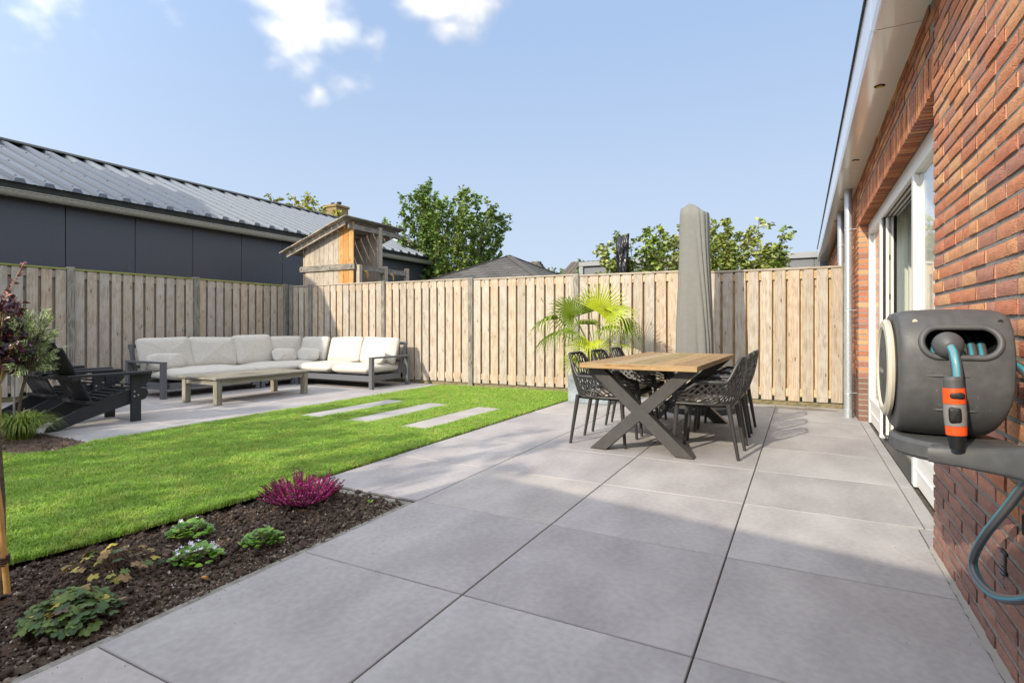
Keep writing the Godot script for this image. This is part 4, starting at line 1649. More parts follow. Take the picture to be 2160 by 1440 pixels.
# ---------------------------------------------------------------- lounge set
func sofa() -> void:
	var o := thing("corner_sofa", "long L-shaped garden sofa with grey metal frame and off-white cushions in the fence corner", "sofa")
	var bar := func(called: String, a: Vector3, b: Vector3) -> void:
		var m := MB.new()
		m.bx(Vector3(minf(a.x, b.x), minf(a.y, b.y), minf(a.z, b.z)), Vector3(maxf(a.x, b.x), maxf(a.y, b.y), maxf(a.z, b.z)), 0.003)
		obj(called, m, M.frame, o)
	# left wing along the side fence: front at x -8.45; right wing along the back fence: front at z -7.24
	var xf := -8.45
	var zf := -7.24
	# seat frames
	bar.call("seat_rail", Vector3(xf - 0.07, 0.13, -4.93), Vector3(xf - 0.01, 0.225, -6.50))
	bar.call("seat_rail", Vector3(xf - 0.07, 0.13, -6.53), Vector3(xf - 0.01, 0.225, -7.30))
	bar.call("seat_rail", Vector3(xf - 0.005, 0.13, zf - 0.07), Vector3(-6.62, 0.225, zf - 0.01))
	bar.call("seat_rail", Vector3(-9.36, 0.13, -4.93), Vector3(-9.30, 0.225, -8.15))
	bar.call("seat_rail", Vector3(-9.30, 0.13, -8.15), Vector3(-6.62, 0.225, -8.09))
	bar.call("side_rail", Vector3(-9.36, 0.13, -4.93), Vector3(xf - 0.06, 0.225, -4.87))
	bar.call("side_rail", Vector3(-6.68, 0.13, zf - 0.06), Vector3(-6.62, 0.225, -8.15))
	# deck under the cushions
	var m := MB.new()
	m.bx(Vector3(-9.36, 0.205, -8.15), Vector3(xf - 0.07, 0.222, -4.94))
	m.bx(Vector3(xf - 0.07, 0.205, -8.15), Vector3(-6.69, 0.222, zf - 0.07))
	obj("seat_deck", m, M.frame, o)
	for p in [[xf - 0.04, -6.46], [xf - 0.04, -6.57], [xf - 0.04, -7.24], [xf + 0.03, -7.275]]:
		bar.call("leg", Vector3(p[0] - 0.03, 0, p[1] - 0.035), Vector3(p[0] + 0.03, 0.131, p[1] + 0.035))
	bar.call("leg_foot", Vector3(xf - 0.069, 0.07, -6.42), Vector3(xf - 0.012, 0.129, -6.36))
	bar.call("leg_foot", Vector3(xf - 0.069, 0.07, -6.67), Vector3(xf - 0.012, 0.129, -6.61))
	# arm rests: square loops
	bar.call("armrest_post", Vector3(xf - 0.04, 0, -4.87), Vector3(xf + 0.03, 0.525, -4.80))
	bar.call("armrest_post", Vector3(-9.42, 0, -4.87), Vector3(-9.35, 0.525, -4.80))
	bar.call("armrest", Vector3(-9.42, 0.526, -4.875), Vector3(xf + 0.03, 0.556, -4.795))
	bar.call("armrest_post", Vector3(-6.60, 0, zf - 0.04), Vector3(-6.53, 0.525, zf + 0.03))
	bar.call("armrest_post", Vector3(-6.60, 0, -8.25), Vector3(-6.53, 0.525, -8.18))
	bar.call("armrest", Vector3(-6.605, 0.526, -8.25), Vector3(-6.525, 0.556, zf + 0.03))
	# slanting back frames
	for z in [-4.93, -6.48, -8.2]:
		m = MB.new()
		m.bar(Vector3(-9.30, 0.15, z), Vector3(-9.52, 0.80, z), 0.05, 0.05, Vector3(0, 0, 1), 0.003)
		obj("back_post", m, M.frame, o)
	m = MB.new()
	m.bx(Vector3(-9.54, 0.74, -8.2), Vector3(-9.49, 0.80, -4.90), 0.003)
	m.bx(Vector3(-9.43, 0.42, -8.2), Vector3(-9.39, 0.47, -4.95), 0.003)
	obj("back_rail", m, M.frame, o)
	for x in [-8.0, -6.66]:
		m = MB.new()
		m.bar(Vector3(x, 0.15, -8.06), Vector3(x, 0.80, -8.30), 0.05, 0.05, Vector3(1, 0, 0), 0.003)
		obj("back_post", m, M.frame, o)
	m = MB.new()
	m.bx(Vector3(-9.5, 0.74, -8.325), Vector3(-6.64, 0.80, -8.275), 0.003)
	m.bx(Vector3(-9.5, 0.42, -8.20), Vector3(-6.68, 0.47, -8.16), 0.003)
	obj("back_rail", m, M.frame, o)
	# seat cushions
	var put := func(called: String, size: Vector3, xfm: Transform3D, sd: int, p := 7.0) -> void:
		var c := MB.new()
		c.add(cushion_shape(size, p, sd, 0.008, 36, 18), xfm)
		obj(called, c, M.linen, o)
	put.call("seat_cushion", Vector3(0.95, 0.20, 1.60), at(-8.92, 0.325, -5.72), 1, 9.0)
	put.call("seat_cushion", Vector3(0.95, 0.20, 1.70), at(-8.92, 0.325, -7.38), 2, 9.0)
	put.call("seat_cushion", Vector3(0.86, 0.20, 0.94), at(-8.0, 0.322, -7.71), 3, 9.0)
	put.call("seat_cushion", Vector3(0.88, 0.20, 0.94), at(-7.12, 0.322, -7.71), 4, 9.0)
	# back cushions lean against the frames; x of a cushion is its width, z its height before it is stood up
	var zs := [-5.32, -6.14, -6.95, -7.72]
	for i in 4:
		var b := Basis(Vector3.UP, PI / 2) * Basis(Vector3.RIGHT, PI / 2 - 0.30)
		b = b * Basis(Vector3.UP, [0.02, -0.03, 0.02, 0.0][i])
		put.call("back_cushion", Vector3([0.86, 0.84, 0.83, 0.78][i], 0.19, [0.54, 0.53, 0.56, 0.53][i]), Transform3D(b, Vector3(-9.23, 0.645 + [0.0, 0.0, 0.012, -0.01][i], zs[i])), 10 + i, 11.0)
	var xs := [-8.80, -7.94, -7.08]
	for i in 3:
		var b := Basis(Vector3.RIGHT, PI / 2 - 0.30) * Basis(Vector3.UP, [0.0, 0.03, -0.02][i])
		put.call("back_cushion", Vector3([0.74, 0.84, 0.86][i], 0.19, 0.51), Transform3D(b, Vector3(xs[i], 0.635, -8.03 + 0.0)), 20 + i, 11.0)
	# loose pillows
	var pil := [[Vector3(-9.0, 0.505, -5.18), PI / 2 + 0.1, "small off-white pillow lying at the left end of the corner sofa", 0.62], [Vector3(-8.98, 0.505, -7.45), PI / 2 - 0.1, "small off-white pillow on the corner sofa's left wing, next to the corner", 0.52], [Vector3(-8.72, 0.505, -7.80), 0.15, "small off-white pillow on the corner sofa's right wing, next to the corner", 0.52], [Vector3(-6.95, 0.505, -7.76), -0.12, "small off-white pillow beside the right armrest of the corner sofa", 0.54]]
	for i in 4:
		var q = pil[i]
		var c := MB.new()
		c.add(cushion_shape(Vector3(q[3], 0.15, 0.28), 3.4, 40 + i, 0.010, 32, 18), Transform3D(Basis(Vector3.UP, q[1]) * Basis(Vector3.RIGHT, PI / 2 - 0.38), Vector3.ZERO))
		var po := obj("pillow", c, M.linen)
		po.position = q[0] + Vector3(0, 0.02, 0)
		tag(po, q[2], "pillow", "small pillows on the corner sofa")

func coffee_table() -> void:
	var o := thing("coffee_table", "low weathered silvery wooden coffee table in front of the corner sofa", "table", Vector3(-7.50, 0, -5.56))
	for s in [[-1, -1], [1, -1], [-1, 1], [1, 1]]:
		var m := MB.new()
		m.box(Vector3(0.082, 0.345, 0.082), at(s[0] * 0.355, 0.1775, s[1] * 0.745), 0.003, Vector2(rnd(0, 5), rnd(0, 5)))
		obj("leg", m, pick(M.silver), o)
		m = MB.new()
		m.box(Vector3(0.05, 0.01, 0.05), at(s[0] * 0.355, 0.001, s[1] * 0.745))
		obj("glide", m, M.black, o)
	for s in [-1.0, 1.0]:
		var m := MB.new()
		m.box(Vector3(0.025, 0.075, 1.405), at(s * 0.370, 0.314, 0), 0.002, Vector2(rnd(0, 5), rnd(0, 5)))
		obj("apron", m, pick(M.silver), o)
		m = MB.new()
		m.box(Vector3(0.625, 0.075, 0.025), at(0, 0.314, s * 0.760), 0.002, Vector2(rnd(0, 5), rnd(0, 5)))
		obj("apron", m, pick(M.silver), o)
	for i in 7:
		var m := MB.new()
		m.box(Vector3(0.118, 0.026, 1.64), at(-0.366 + 0.122 * i, 0.366, 0), 0.004, Vector2(rnd(0, 5), rnd(0, 5)))
		obj("slat", m, pick(M.silver), o)

func make_lounge_chair() -> Node3D:
	# low slanted garden chair; local +z is forward, origin on the floor under the middle
	var o := thing("adirondack_chair", "", "chair")
	var hd: Material = M.hdpe
	var board := func(called: String, a: Vector3, b: Vector3, w: float, th: float, nrm: Vector3) -> void:
		var m := MB.new()
		m.bar(a, b, w, th, nrm, 0.004, Vector2(rnd(0, 3), rnd(0, 3)))
		obj(called, m, hd, o)
	# side runners: long curved boards from the front of the seat down to the ground behind
	for s in [-1.0, 1.0]:
		var poly := PackedVector2Array([Vector2(0.50, 0.36), Vector2(0.52, 0.31), Vector2(0.49, 0.25), Vector2(0.40, 0.22), Vector2(0.10, 0.145), Vector2(-0.20, 0.055), Vector2(-0.36, 0.004), Vector2(-0.47, 0.0), Vector2(-0.445, 0.05), Vector2(-0.34, 0.12), Vector2(-0.12, 0.23), Vector2(0.15, 0.325), Vector2(0.38, 0.385)])
		var m := MB.new()
		m.prism(poly, 0.038, Transform3D(Basis(Vector3.UP, -PI / 2), Vector3(s * 0.255, 0, 0)), 0.004)
		obj("runner", m, hd, o)
		# front leg, flat board outside the runner
		m = MB.new()
		m.box(Vector3(0.036, 0.545, 0.105), at(s * 0.293, 0.2725, 0.37), 0.004)
		obj("leg", m, hd, o)
		for y in [0.29, 0.345, 0.30]:
			m = MB.new()
			m.lathe([Vector2(0.0, 0.004), Vector2(0.009, 0.003), Vector2(0.011, 0.0)], 10, Transform3D(Basis(Vector3.FORWARD, s * PI / 2), Vector3(s * 0.311, y, 0.35 + (0.04 if y == 0.30 else 0.0))))
			obj("bolt", m, M.alu, o)
		# arm with a bracket
		var arm := PackedVector2Array([Vector2(0.52, -0.055), Vector2(0.545, 0.0), Vector2(0.52, 0.075), Vector2(0.40, 0.08), Vector2(0.0, 0.055), Vector2(-0.28, 0.03), Vector2(-0.28, -0.03), Vector2(0.40, -0.06)])
		m = MB.new()
		for i in arm.size():
			arm[i].y *= s
		m.prism(arm, 0.028, Transform3D(Basis(Vector3(0, 0, 1), Vector3(1, 0, 0), Vector3(0, 1, 0)), Vector3(s * 0.315, 0.560, -0.02)), 0.004)
		obj("armrest", m, hd, o)
		var br := PackedVector2Array([Vector2(0, 0.545), Vector2(0.12, 0.545), Vector2(0.10, 0.46), Vector2(0.04, 0.40), Vector2(0, 0.39)])
		m = MB.new()
		m.prism(br, 0.028, Transform3D(Basis(Vector3.UP, -PI / 2), Vector3(s * 0.293, 0, 0.423)), 0.003)
		obj("arm_bracket", m, hd, o)
	# seat slats follow the runners
	for i in 6:
		var t := i / 5.0
		var z := lerpf(0.47, 0.02, t)
		var y := lerpf(0.385, 0.285, t) + 0.012 - 0.01 * sin(t * PI)
		board.call("seat_slat", Vector3(-0.27, y, z), Vector3(0.27, y, z), 0.082, 0.022, Vector3(0, 1, 0.2))
	# fan back of tall slats
	var bs := Vector3(0, 0.23, -0.03)
	var lean := Vector3(0, 0.90, -0.43).normalized()
	for i in 5:
		var u := i - 2
		var x := u * 0.103
		var top: float = [0.70, 0.765, 0.785, 0.765, 0.70][i]
		var a := bs + Vector3(x * 0.96, 0, 0)
		var b := bs + Vector3(x * 1.08, 0, 0) + lean * top
		board.call("back_slat", a, b, 0.102, 0.022, lean.cross(Vector3.RIGHT))
	# the curved rails that carry the back
	for q in [[0.05, 0.035], [0.36, 0.03]]:
		var c: Vector3 = bs + lean * q[0] - lean.cross(Vector3.RIGHT).normalized() * -0.0
		var back := Vector3(0, -0.43, -0.90).normalized()
		var m := MB.new()
		m.bar(c + Vector3(-0.29, 0, 0) + back * 0.03, c + Vector3(0.29, 0, 0) + back * 0.03, 0.07, q[1], Vector3(0, 1, 0), 0.006)
		obj("back_rail", m, hd, o)
	board.call("rear_brace", Vector3(-0.25, 0.075, -0.30), Vector3(0.25, 0.075, -0.30), 0.08, 0.03, Vector3(0, 1, 0.5))
	board.call("arm_rail", Vector3(-0.36, 0.53, -0.24), Vector3(0.36, 0.53, -0.24), 0.06, 0.03, Vector3.UP)
	return o

func lounge_chairs() -> void:
	var a := make_lounge_chair()
	a.position = Vector3(-7.11, 0, -3.22)
	a.rotation.y = PI - 0.03
	a.set_meta("label", "nearer black slatted low lounge chair on the lounge terrace, beside the lawn")
	a.set_meta("group", "black lounge chairs")
	dup(a, Vector3(-8.13, 0, -3.30), PI + 0.03, "farther black slatted low lounge chair, next to the side fence behind the olive")

# ---------------------------------------------------------------- what stands beyond the fences
func barn() -> void:
	var o := thing("barn", "long dark barn behind the left fence with grey ribbed metal roof and half-round gutter", "barn")
	var z0 := -2.6
	var z1 := -15.43
	var pitch := (5.17 - 3.46) / (15.6 - 11.30)
	var m := MB.new()
	m.bx(Vector3(-19.6, -0.1, z1 + 0.02), Vector3(-11.60, 3.40, z0 - 0.02))
	m.prism(PackedVector2Array([Vector2(-11.6, 3.399), Vector2(-15.6, 5.02), Vector2(-19.6, 3.399)]), z0 - z1 - 0.06, at(0, 0, (z0 + z1) * 0.5))
	obj("wall", m, M.barn_dark, o)
	# vertical metal sheets with fine ribs
	var edges := [-2.6]
	var z := -3.77
	while z > z1:
		edges.append(z)
		z -= 1.1525
	edges.append(z1)
	for i in edges.size() - 1:
		m = MB.new()
		var a: float = edges[i] - 0.006
		var b: float = edges[i + 1] + 0.006
		m.bx(Vector3(-11.60, 0.0, b), Vector3(-11.556, 3.36, a), 0.004)
		var n := int((a - b) / 0.048)
		for k in n:
			var zz := a - 0.014 - k * (a - b - 0.02) / n
			m.face([Vector3(-11.5555, 0, zz), Vector3(-11.5535, 0, zz - 0.008), Vector3(-11.5535, 3.36, zz - 0.008), Vector3(-11.5555, 3.36, zz)], Vector3(1, 0, 0.2))
			m.face([Vector3(-11.5535, 0, zz - 0.008), Vector3(-11.5555, 0, zz - 0.016), Vector3(-11.5555, 3.36, zz - 0.016), Vector3(-11.5535, 3.36, zz - 0.008)], Vector3(1, 0, -0.2))
		obj("wall_sheet", m, M.barn_wall, o)
	m = MB.new()
	m.bx(Vector3(-11.62, 0, z1 - 0.05), Vector3(-11.53, 3.36, z1 - 0.002), 0.004)
	obj("corner_trim", m, M.barn_dark, o)
	# gutter board, gutter and brackets
	m = MB.new()
	m.bx(Vector3(-11.42, 3.26, z1 - 0.25), Vector3(-11.38, 3.452, z0), 0.003)
	m.bx(Vector3(-11.60, 3.30, z1 - 0.25), Vector3(-11.42, 3.33, z0))
	obj("gutter_board", m, M.barn_dark, o)
	m = MB.new()
	for s in [0.068, 0.063]:
		var rows := []
		for e in [z0, z1 - 0.30]:
			var row := PackedVector3Array()
			for k in 13:
				var a := PI + PI * k / 12.0
				row.append(Vector3(-11.305 + cos(a) * s, 3.295 + sin(a) * s * 1.55, e))
			rows.append(row)
		m.sheet(rows, Vector3(0, -1, 0) if s > 0.065 else Vector3(0, 1, 0))
	m.tube([Vector3(-11.235, 3.297, z0), Vector3(-11.235, 3.297, z1 - 0.30)], 0.010, 8)
	for e in [z0, z1 - 0.30]:
		var fan := []
		for k in 13:
			var a := PI + PI * k / 12.0
			fan.append(Vector3(-11.305 + cos(a) * 0.066, 3.295 + sin(a) * 0.102, e))
		for k in 12:
			m.face([Vector3(-11.305, 3.295, e), fan[k], fan[k + 1]], Vector3(0, 0, 1 if e == z0 else -1))
	obj("gutter", m, M.gutter, o)
	z = -2.84
	while z > z1:
		m = MB.new()
		var pts := []
		for k in 13:
			var a := PI + PI * k / 12.0
			pts.append(Vector3(-11.305 + cos(a) * 0.071, 3.295 + sin(a) * 0.112, z))
		for k in 12:
			m.face([pts[k] + Vector3(0, 0, 0.016), pts[k + 1] + Vector3(0, 0, 0.016), pts[k + 1] - Vector3(0, 0, 0.016), pts[k] - Vector3(0, 0, 0.016)], (pts[k] - Vector3(-11.305, 3.295, z)))
		obj("gutter_bracket", m, M.gutter, o)
		z -= 0.584
	# roof: sheets with raised ribs, falling both ways from the ridge
	for side in 2:
		z = z0 + 0.1
		while z > z1 - 0.2:
			var wdt := minf(1.209, z - (z1 - 0.25))
			m = MB.new()
			var prof := []
			for k in 3:
				var b := -k * 0.403
				if -b > wdt - 0.1:
					break
				prof.append_array([Vector2(b, 0), Vector2(b - 0.03, 0.07), Vector2(b - 0.14, 0.07), Vector2(b - 0.17, 0.0), Vector2(b - 0.27, 0.0), Vector2(b - 0.28, 0.007), Vector2(b - 0.295, 0.007), Vector2(b - 0.305, 0.0)])
			prof.append(Vector2(-wdt + 0.003, 0))
			var xs := [-11.33, -15.60] if side == 0 else [-19.87, -15.60]
			var pt := func(e: int, p: Vector2) -> Vector3:
				return Vector3(xs[e], (3.448 if e == 0 else 3.448 + pitch * 4.27) + p.y, z + p.x)
			for k in prof.size() - 1:
				m.face([pt.call(0, prof[k]), pt.call(0, prof[k + 1]), pt.call(1, prof[k + 1]), pt.call(1, prof[k])], Vector3.UP)
			for k in prof.size() - 1:
				if prof[k].y > 0.01 or prof[k + 1].y > 0.01:
					m.face([pt.call(0, prof[k]), pt.call(0, prof[k + 1]), pt.call(0, prof[k + 1]) - Vector3(0, prof[k + 1].y, 0), pt.call(0, prof[k]) - Vector3(0, prof[k].y, 0)], Vector3(1, 0, 0))
			var sheet_ := obj("roof_sheet", m, M.barn_roof, o)
			if side == 0:
				for k in 3:
					if k * 0.403 > wdt - 0.1:
						break
					for t in [0.04, 0.36, 0.70]:
						m = MB.new()
						var x := lerpf(-11.33, -15.6, t)
						m.box(Vector3(0.03, 0.012, 0.03), at(x, 3.448 + pitch * (-11.33 - x) + 0.076, z - 0.085 - 0.403 * k), 0.004)
						obj("screw_cap", m, M.alu, sheet_)
			z -= 1.209
	m = MB.new()
	m.prism(PackedVector2Array([Vector2(-15.38, 5.155), Vector2(-15.60, 5.255), Vector2(-15.82, 5.155), Vector2(-15.82, 5.14), Vector2(-15.38, 5.14)]), z0 - z1 + 0.3, at(0, 0, (z0 + z1) * 0.5))
	obj("ridge_cap", m, M.barn_dark, o)
	m = MB.new()
	m.bar(Vector3(-11.30, 3.47, z1 - 0.24), Vector3(-15.6, 5.18, z1 - 0.24), 0.14, 0.07, Vector3(0, 0, 1), 0.004)
	m.bar(Vector3(-19.9, 3.47, z1 - 0.24), Vector3(-15.6, 5.18, z1 - 0.24), 0.14, 0.07, Vector3(0, 0, 1), 0.004)
	obj("verge_trim", m, M.zinc, o)

func playhouse() -> void:
	var o := thing("playhouse", "wooden play tower with sloping plank roof rising behind the fence corner", "playhouse")
	var xr := -8.45
	var xl := -9.90
	var zf := -8.78
	var zb := -9.68
	var roof_y := func(x: float) -> float:
		return 3.41 + (x + 8.40) * 0.335
	var plank := func(called: String, x0: float, x1: float, z: float, mat: Material, y0: float) -> void:
		var m := MB.new()
		var poly := PackedVector2Array([Vector2(x0, y0), Vector2(x1, y0), Vector2(x1, roof_y.call(x1) - 0.07), Vector2(x0, roof_y.call(x0) - 0.07)])
		var ma := MB.new()
		ma.prism(poly, 0.02, at(0, 0, z), 0.0)
		for i in ma.t.size():
			ma.t[i] += Vector2(rnd(0.0, 0.001), 0.7)
		obj(called, ma, mat, o)
	for i in 10:
		var x0 := xr - 0.145 * (i + 1) + 0.004
		plank.call("plank", x0, x0 + 0.139, zf, M.orange[i % 2] if i < 3 else pick(M.fence), 0.6)
		plank.call("plank", x0, x0 + 0.134, zb, pick(M.fence), 0.6)
	# left side and the deck
	for i in 6:
		var m := MB.new()
		m.box(Vector3(0.02, 2.1, 0.139), at(xl - 0.012, 1.65, zf - 0.08 - 0.145 * i), 0.002, Vector2(rnd(0, 5), rnd(0, 5)))
		obj("plank", m, pick(M.fence), o)
	var m := MB.new()
	m.bx(Vector3(xl, 1.36, zb - 0.7), Vector3(xr, 1.40, zf - 0.02), 0.003)
	obj("deck", m, M.fence[0], o)
	# corner posts
	for q in [[xl - 0.055, zf - 0.06, 2.80], [xr - 0.04, zb + 0.055, 3.32], [xl - 0.04, zb + 0.055, 2.80], [xr + 0.10, zf - 0.06, 2.40], [xr + 0.10, zb + 0.02, 2.44], [xr + 0.10, -10.42, 2.46], [xl, -10.42, 2.46]]:
		m = MB.new()
		m.bx(Vector3(q[0] - 0.045, -0.1, q[1] - 0.045), Vector3(q[0] + 0.045, q[2], q[1] + 0.045), 0.005, Vector2(rnd(0, 5), rnd(0, 5)))
		obj("post", m, M.fence[4], o)
	# rails
	m = MB.new()
	m.bx(Vector3(xl - 0.14, 2.30, zf + 0.013), Vector3(xr + 0.06, 2.425, zf + 0.05), 0.004)
	var rail := obj("front_rail", m, M.post[1], o)
	for x in [xl - 0.08, -9.1, xr - 0.02]:
		m = MB.new()
		m.lathe([Vector2(0, 0.006), Vector2(0.014, 0.004), Vector2(0.018, 0.0)], 10, Transform3D(Basis(Vector3.RIGHT, PI / 2), Vector3(x, 2.365, zf + 0.0505)))
		obj("bolt", m, M.rust, rail)
	for s in [[zf - 0.11, zb + 0.07], [zb - 0.03, -10.37]]:
		m = MB.new()
		m.bx(Vector3(xr + 0.08, 2.28, s[1]), Vector3(xr + 0.12, 2.39, s[0]), 0.004)
		obj("side_rail", m, M.post[1], o)
	m = MB.new()
	m.bx(Vector3(xl + 0.06, 2.29, -10.44), Vector3(xr + 0.05, 2.39, -10.40), 0.004)
	obj("side_rail", m, M.post[0], o)
	for q in [[zf - 0.18, 2.24], [zb - 0.12, 2.24]]:
		m = MB.new()
		m.tube([Vector3(xr + 0.14, q[1] + 0.02, q[0]), Vector3(xr + 0.16, q[1] + 0.03, q[0] - 0.03), Vector3(xr + 0.16, q[1] - 0.03, q[0] - 0.07), Vector3(xr + 0.15, q[1] - 0.10, q[0] - 0.08)], 0.014, 8)
		obj("handle", m, M.yellow, o)
	# rafters under the verges and beams across
	for z in [zf + 0.16, zb - 0.05, -10.30]:
		m = MB.new()
		m.bar(Vector3(-8.55, roof_y.call(-8.55) - 0.078, z), Vector3(-10.32, roof_y.call(-10.32) - 0.078, z), 0.10, 0.045, Vector3(0, 0, 1), 0.004, Vector2(rnd(0, 5), rnd(0, 5)))
		obj("rafter", m, M.fence[0], o)
	m = MB.new()
	m.bx(Vector3(xr - 0.05, 3.16, -10.28), Vector3(xr - 0.005, 3.27, zf + 0.13), 0.004)
	obj("beam", m, M.post[1], o)
	# roof planks along the ridge direction, with thin gaps
	var n := 11
	for i in n:
		var x0 := -8.39 - 0.183 * i
		var x1 := x0 - 0.172
		m = MB.new()
		m.bar(Vector3((x0 + x1) * 0.5, roof_y.call((x0 + x1) * 0.5) - 0.013, -8.46 + rnd(-0.01, 0.01)), Vector3((x0 + x1) * 0.5, roof_y.call((x0 + x1) * 0.5) - 0.013, -10.42 + rnd(-0.01, 0.01)), 0.022, 0.182, Vector3(0.335, -1, 0).cross(Vector3(0, 0, 1)), 0.003, Vector2(rnd(0, 5), rnd(0, 5)))
		obj("roof_plank", m, M.fence[4] if i % 3 else M.post[0], o)

func hip_roof() -> void:
	var c := Vector3(-6.43, 2.83, -12.0)
	var o := thing("garden_pavilion", "low hipped roof of dark felt shingles peeping over the back fence", "pavilion", c)
	var a := 2.3
	var drop := 1.08
	var m := MB.new()
	m.bx(Vector3(-1.7, -2.9, -1.7), Vector3(1.7, -drop + 0.16, 1.7))
	obj("wall", m, M.fence[0], o)
	m = MB.new()
	for s in 4:
		var b := Basis(Vector3.UP, s * PI / 2)
		m.face([Vector3(0, -0.03, 0), b * Vector3(-a, -drop - 0.03, a), b * Vector3(a, -drop - 0.03, a)], b * Vector3(0, 1, 0.4))
	obj("roof_deck", m, M.shingle[0], o)
	var slope := Vector3(0, -drop, a)
	var L := slope.length()
	var down := slope / L
	var nrm := Vector3(0, a, drop).normalized()
	# hexagonal shingles on the two slopes towards the garden, plain courses on the others
	for s in [0, 1]:
		var b := Basis(Vector3.UP, s * PI / 2)
		var rows := 15
		for r in rows:
			var d1 := L * (r + 1.0) / rows
			var d0 := L * r / rows - 0.02
			var half := a * (r + 1.0) / rows
			var w := 0.31
			var k := -int(half / w) - 1
			while k * w < half + w:
				var u := (k + 0.5 * (r % 2)) * w
				k += 1
				var lo := clampf(u - w * 0.5, -half, half)
				var hi := clampf(u + w * 0.5, -half, half)
				if hi - lo < 0.04:
					continue
				var hl := a * maxf(0.0, d0) / L
				var q := []
				for p in [[clampf(lo, -hl - 0.02, hl + 0.02), d0, 0.004], [clampf(hi, -hl - 0.02, hl + 0.02), d0, 0.004], [hi, d1 - 0.035, 0.012], [lerpf(hi, lo, 0.22), d1, 0.012], [lerpf(lo, hi, 0.22), d1, 0.012], [lo, d1 - 0.035, 0.012]]:
					q.append(b * (Vector3(p[0], 0, 0) + down * p[1] + nrm * (p[2] + rnd(0, 0.003))))
				var mm := MB.new()
				mm.face([q[0], q[1], q[2], q[5]], b * nrm)
				mm.face([q[5], q[2], q[3], q[4]], b * nrm)
				for e in [[5, 4], [4, 3], [3, 2]]:
					mm.face([q[e[0]], q[e[1]], q[e[1]] - b * nrm * 0.011, q[e[0]] - b * nrm * 0.011], b * down)
				obj("shingle", mm, pick(M.shingle), o)
	for s in 4:
		var b := Basis(Vector3.UP, s * PI / 2)
		m = MB.new()
		m.bar(Vector3(0, 0.012, 0), b * Vector3(a, -drop + 0.014, a), 0.16, 0.016, Vector3.UP, 0.003)
		obj("hip_cap", m, M.shingle[1], o)

func gable_house(called: String, label: String, c: Vector3, size: Vector3, rise: float, along_x: bool, wall: Material) -> Node3D:
	var o := thing(called, label, "house", c)
	var m := MB.new()
	m.bx(Vector3(-size.x / 2, -0.2, -size.z / 2), Vector3(size.x / 2, size.y, size.z / 2))
	obj("wall", m, wall, o)
	var span := size.z if along_x else size.x
	var length := size.x if along_x else size.z
	var b := Basis(Vector3.UP, PI / 2) if along_x else Basis()
	m = MB.new()
	m.prism(PackedVector2Array([Vector2(-span / 2, size.y), Vector2(span / 2, size.y), Vector2(0, size.y + rise)]), length - 0.02, Transform3D(b, Vector3.ZERO))
	obj("gable", m, wall, o)
	# courses of roof tiles, stepped
	for s in [-1.0, 1.0]:
		m = MB.new()
		var n := 14
		for i in n:
			var t0 := float(i) / n
			var t1 := float(i + 1) / n
			var e := span / 2 + 0.25
			var p0 := Vector2(s * e * (1.0 - t0), size.y + rise * t0 - 0.06)
			var p1 := Vector2(s * e * (1.0 - t1), size.y + rise * t1 - 0.06)
			var k := int(length / 0.3)
			for q in k:
				var za := -length / 2 - 0.1 + (length + 0.2) * q / k
				var zb := -length / 2 - 0.1 + (length + 0.2) * (q + 1) / k
				var zm := lerpf(za, zb, 0.65)
				m.face([b * Vector3(p0.x, p0.y + 0.09, za), b * Vector3(p0.x, p0.y + 0.14, zm), b * Vector3(p1.x, p1.y + 0.10, zm), b * Vector3(p1.x, p1.y + 0.06, za)], b * Vector3(s, 1, -0.3))
				m.face([b * Vector3(p0.x, p0.y + 0.14, zm), b * Vector3(p0.x, p0.y + 0.09, zb), b * Vector3(p1.x, p1.y + 0.06, zb), b * Vector3(p1.x, p1.y + 0.10, zm)], b * Vector3(s, 1, 0.3))
				m.face([b * Vector3(p0.x, p0.y + 0.14, zm), b * Vector3(p0.x, p0.y + 0.09, za), b * Vector3(p0.x, p0.y + 0.04, za), b * Vector3(p0.x, p0.y + 0.04, zb), ].slice(0, 4), b * Vector3(s, 0, 0))
		obj("roof", m, M.roof_tile, o)
	return o

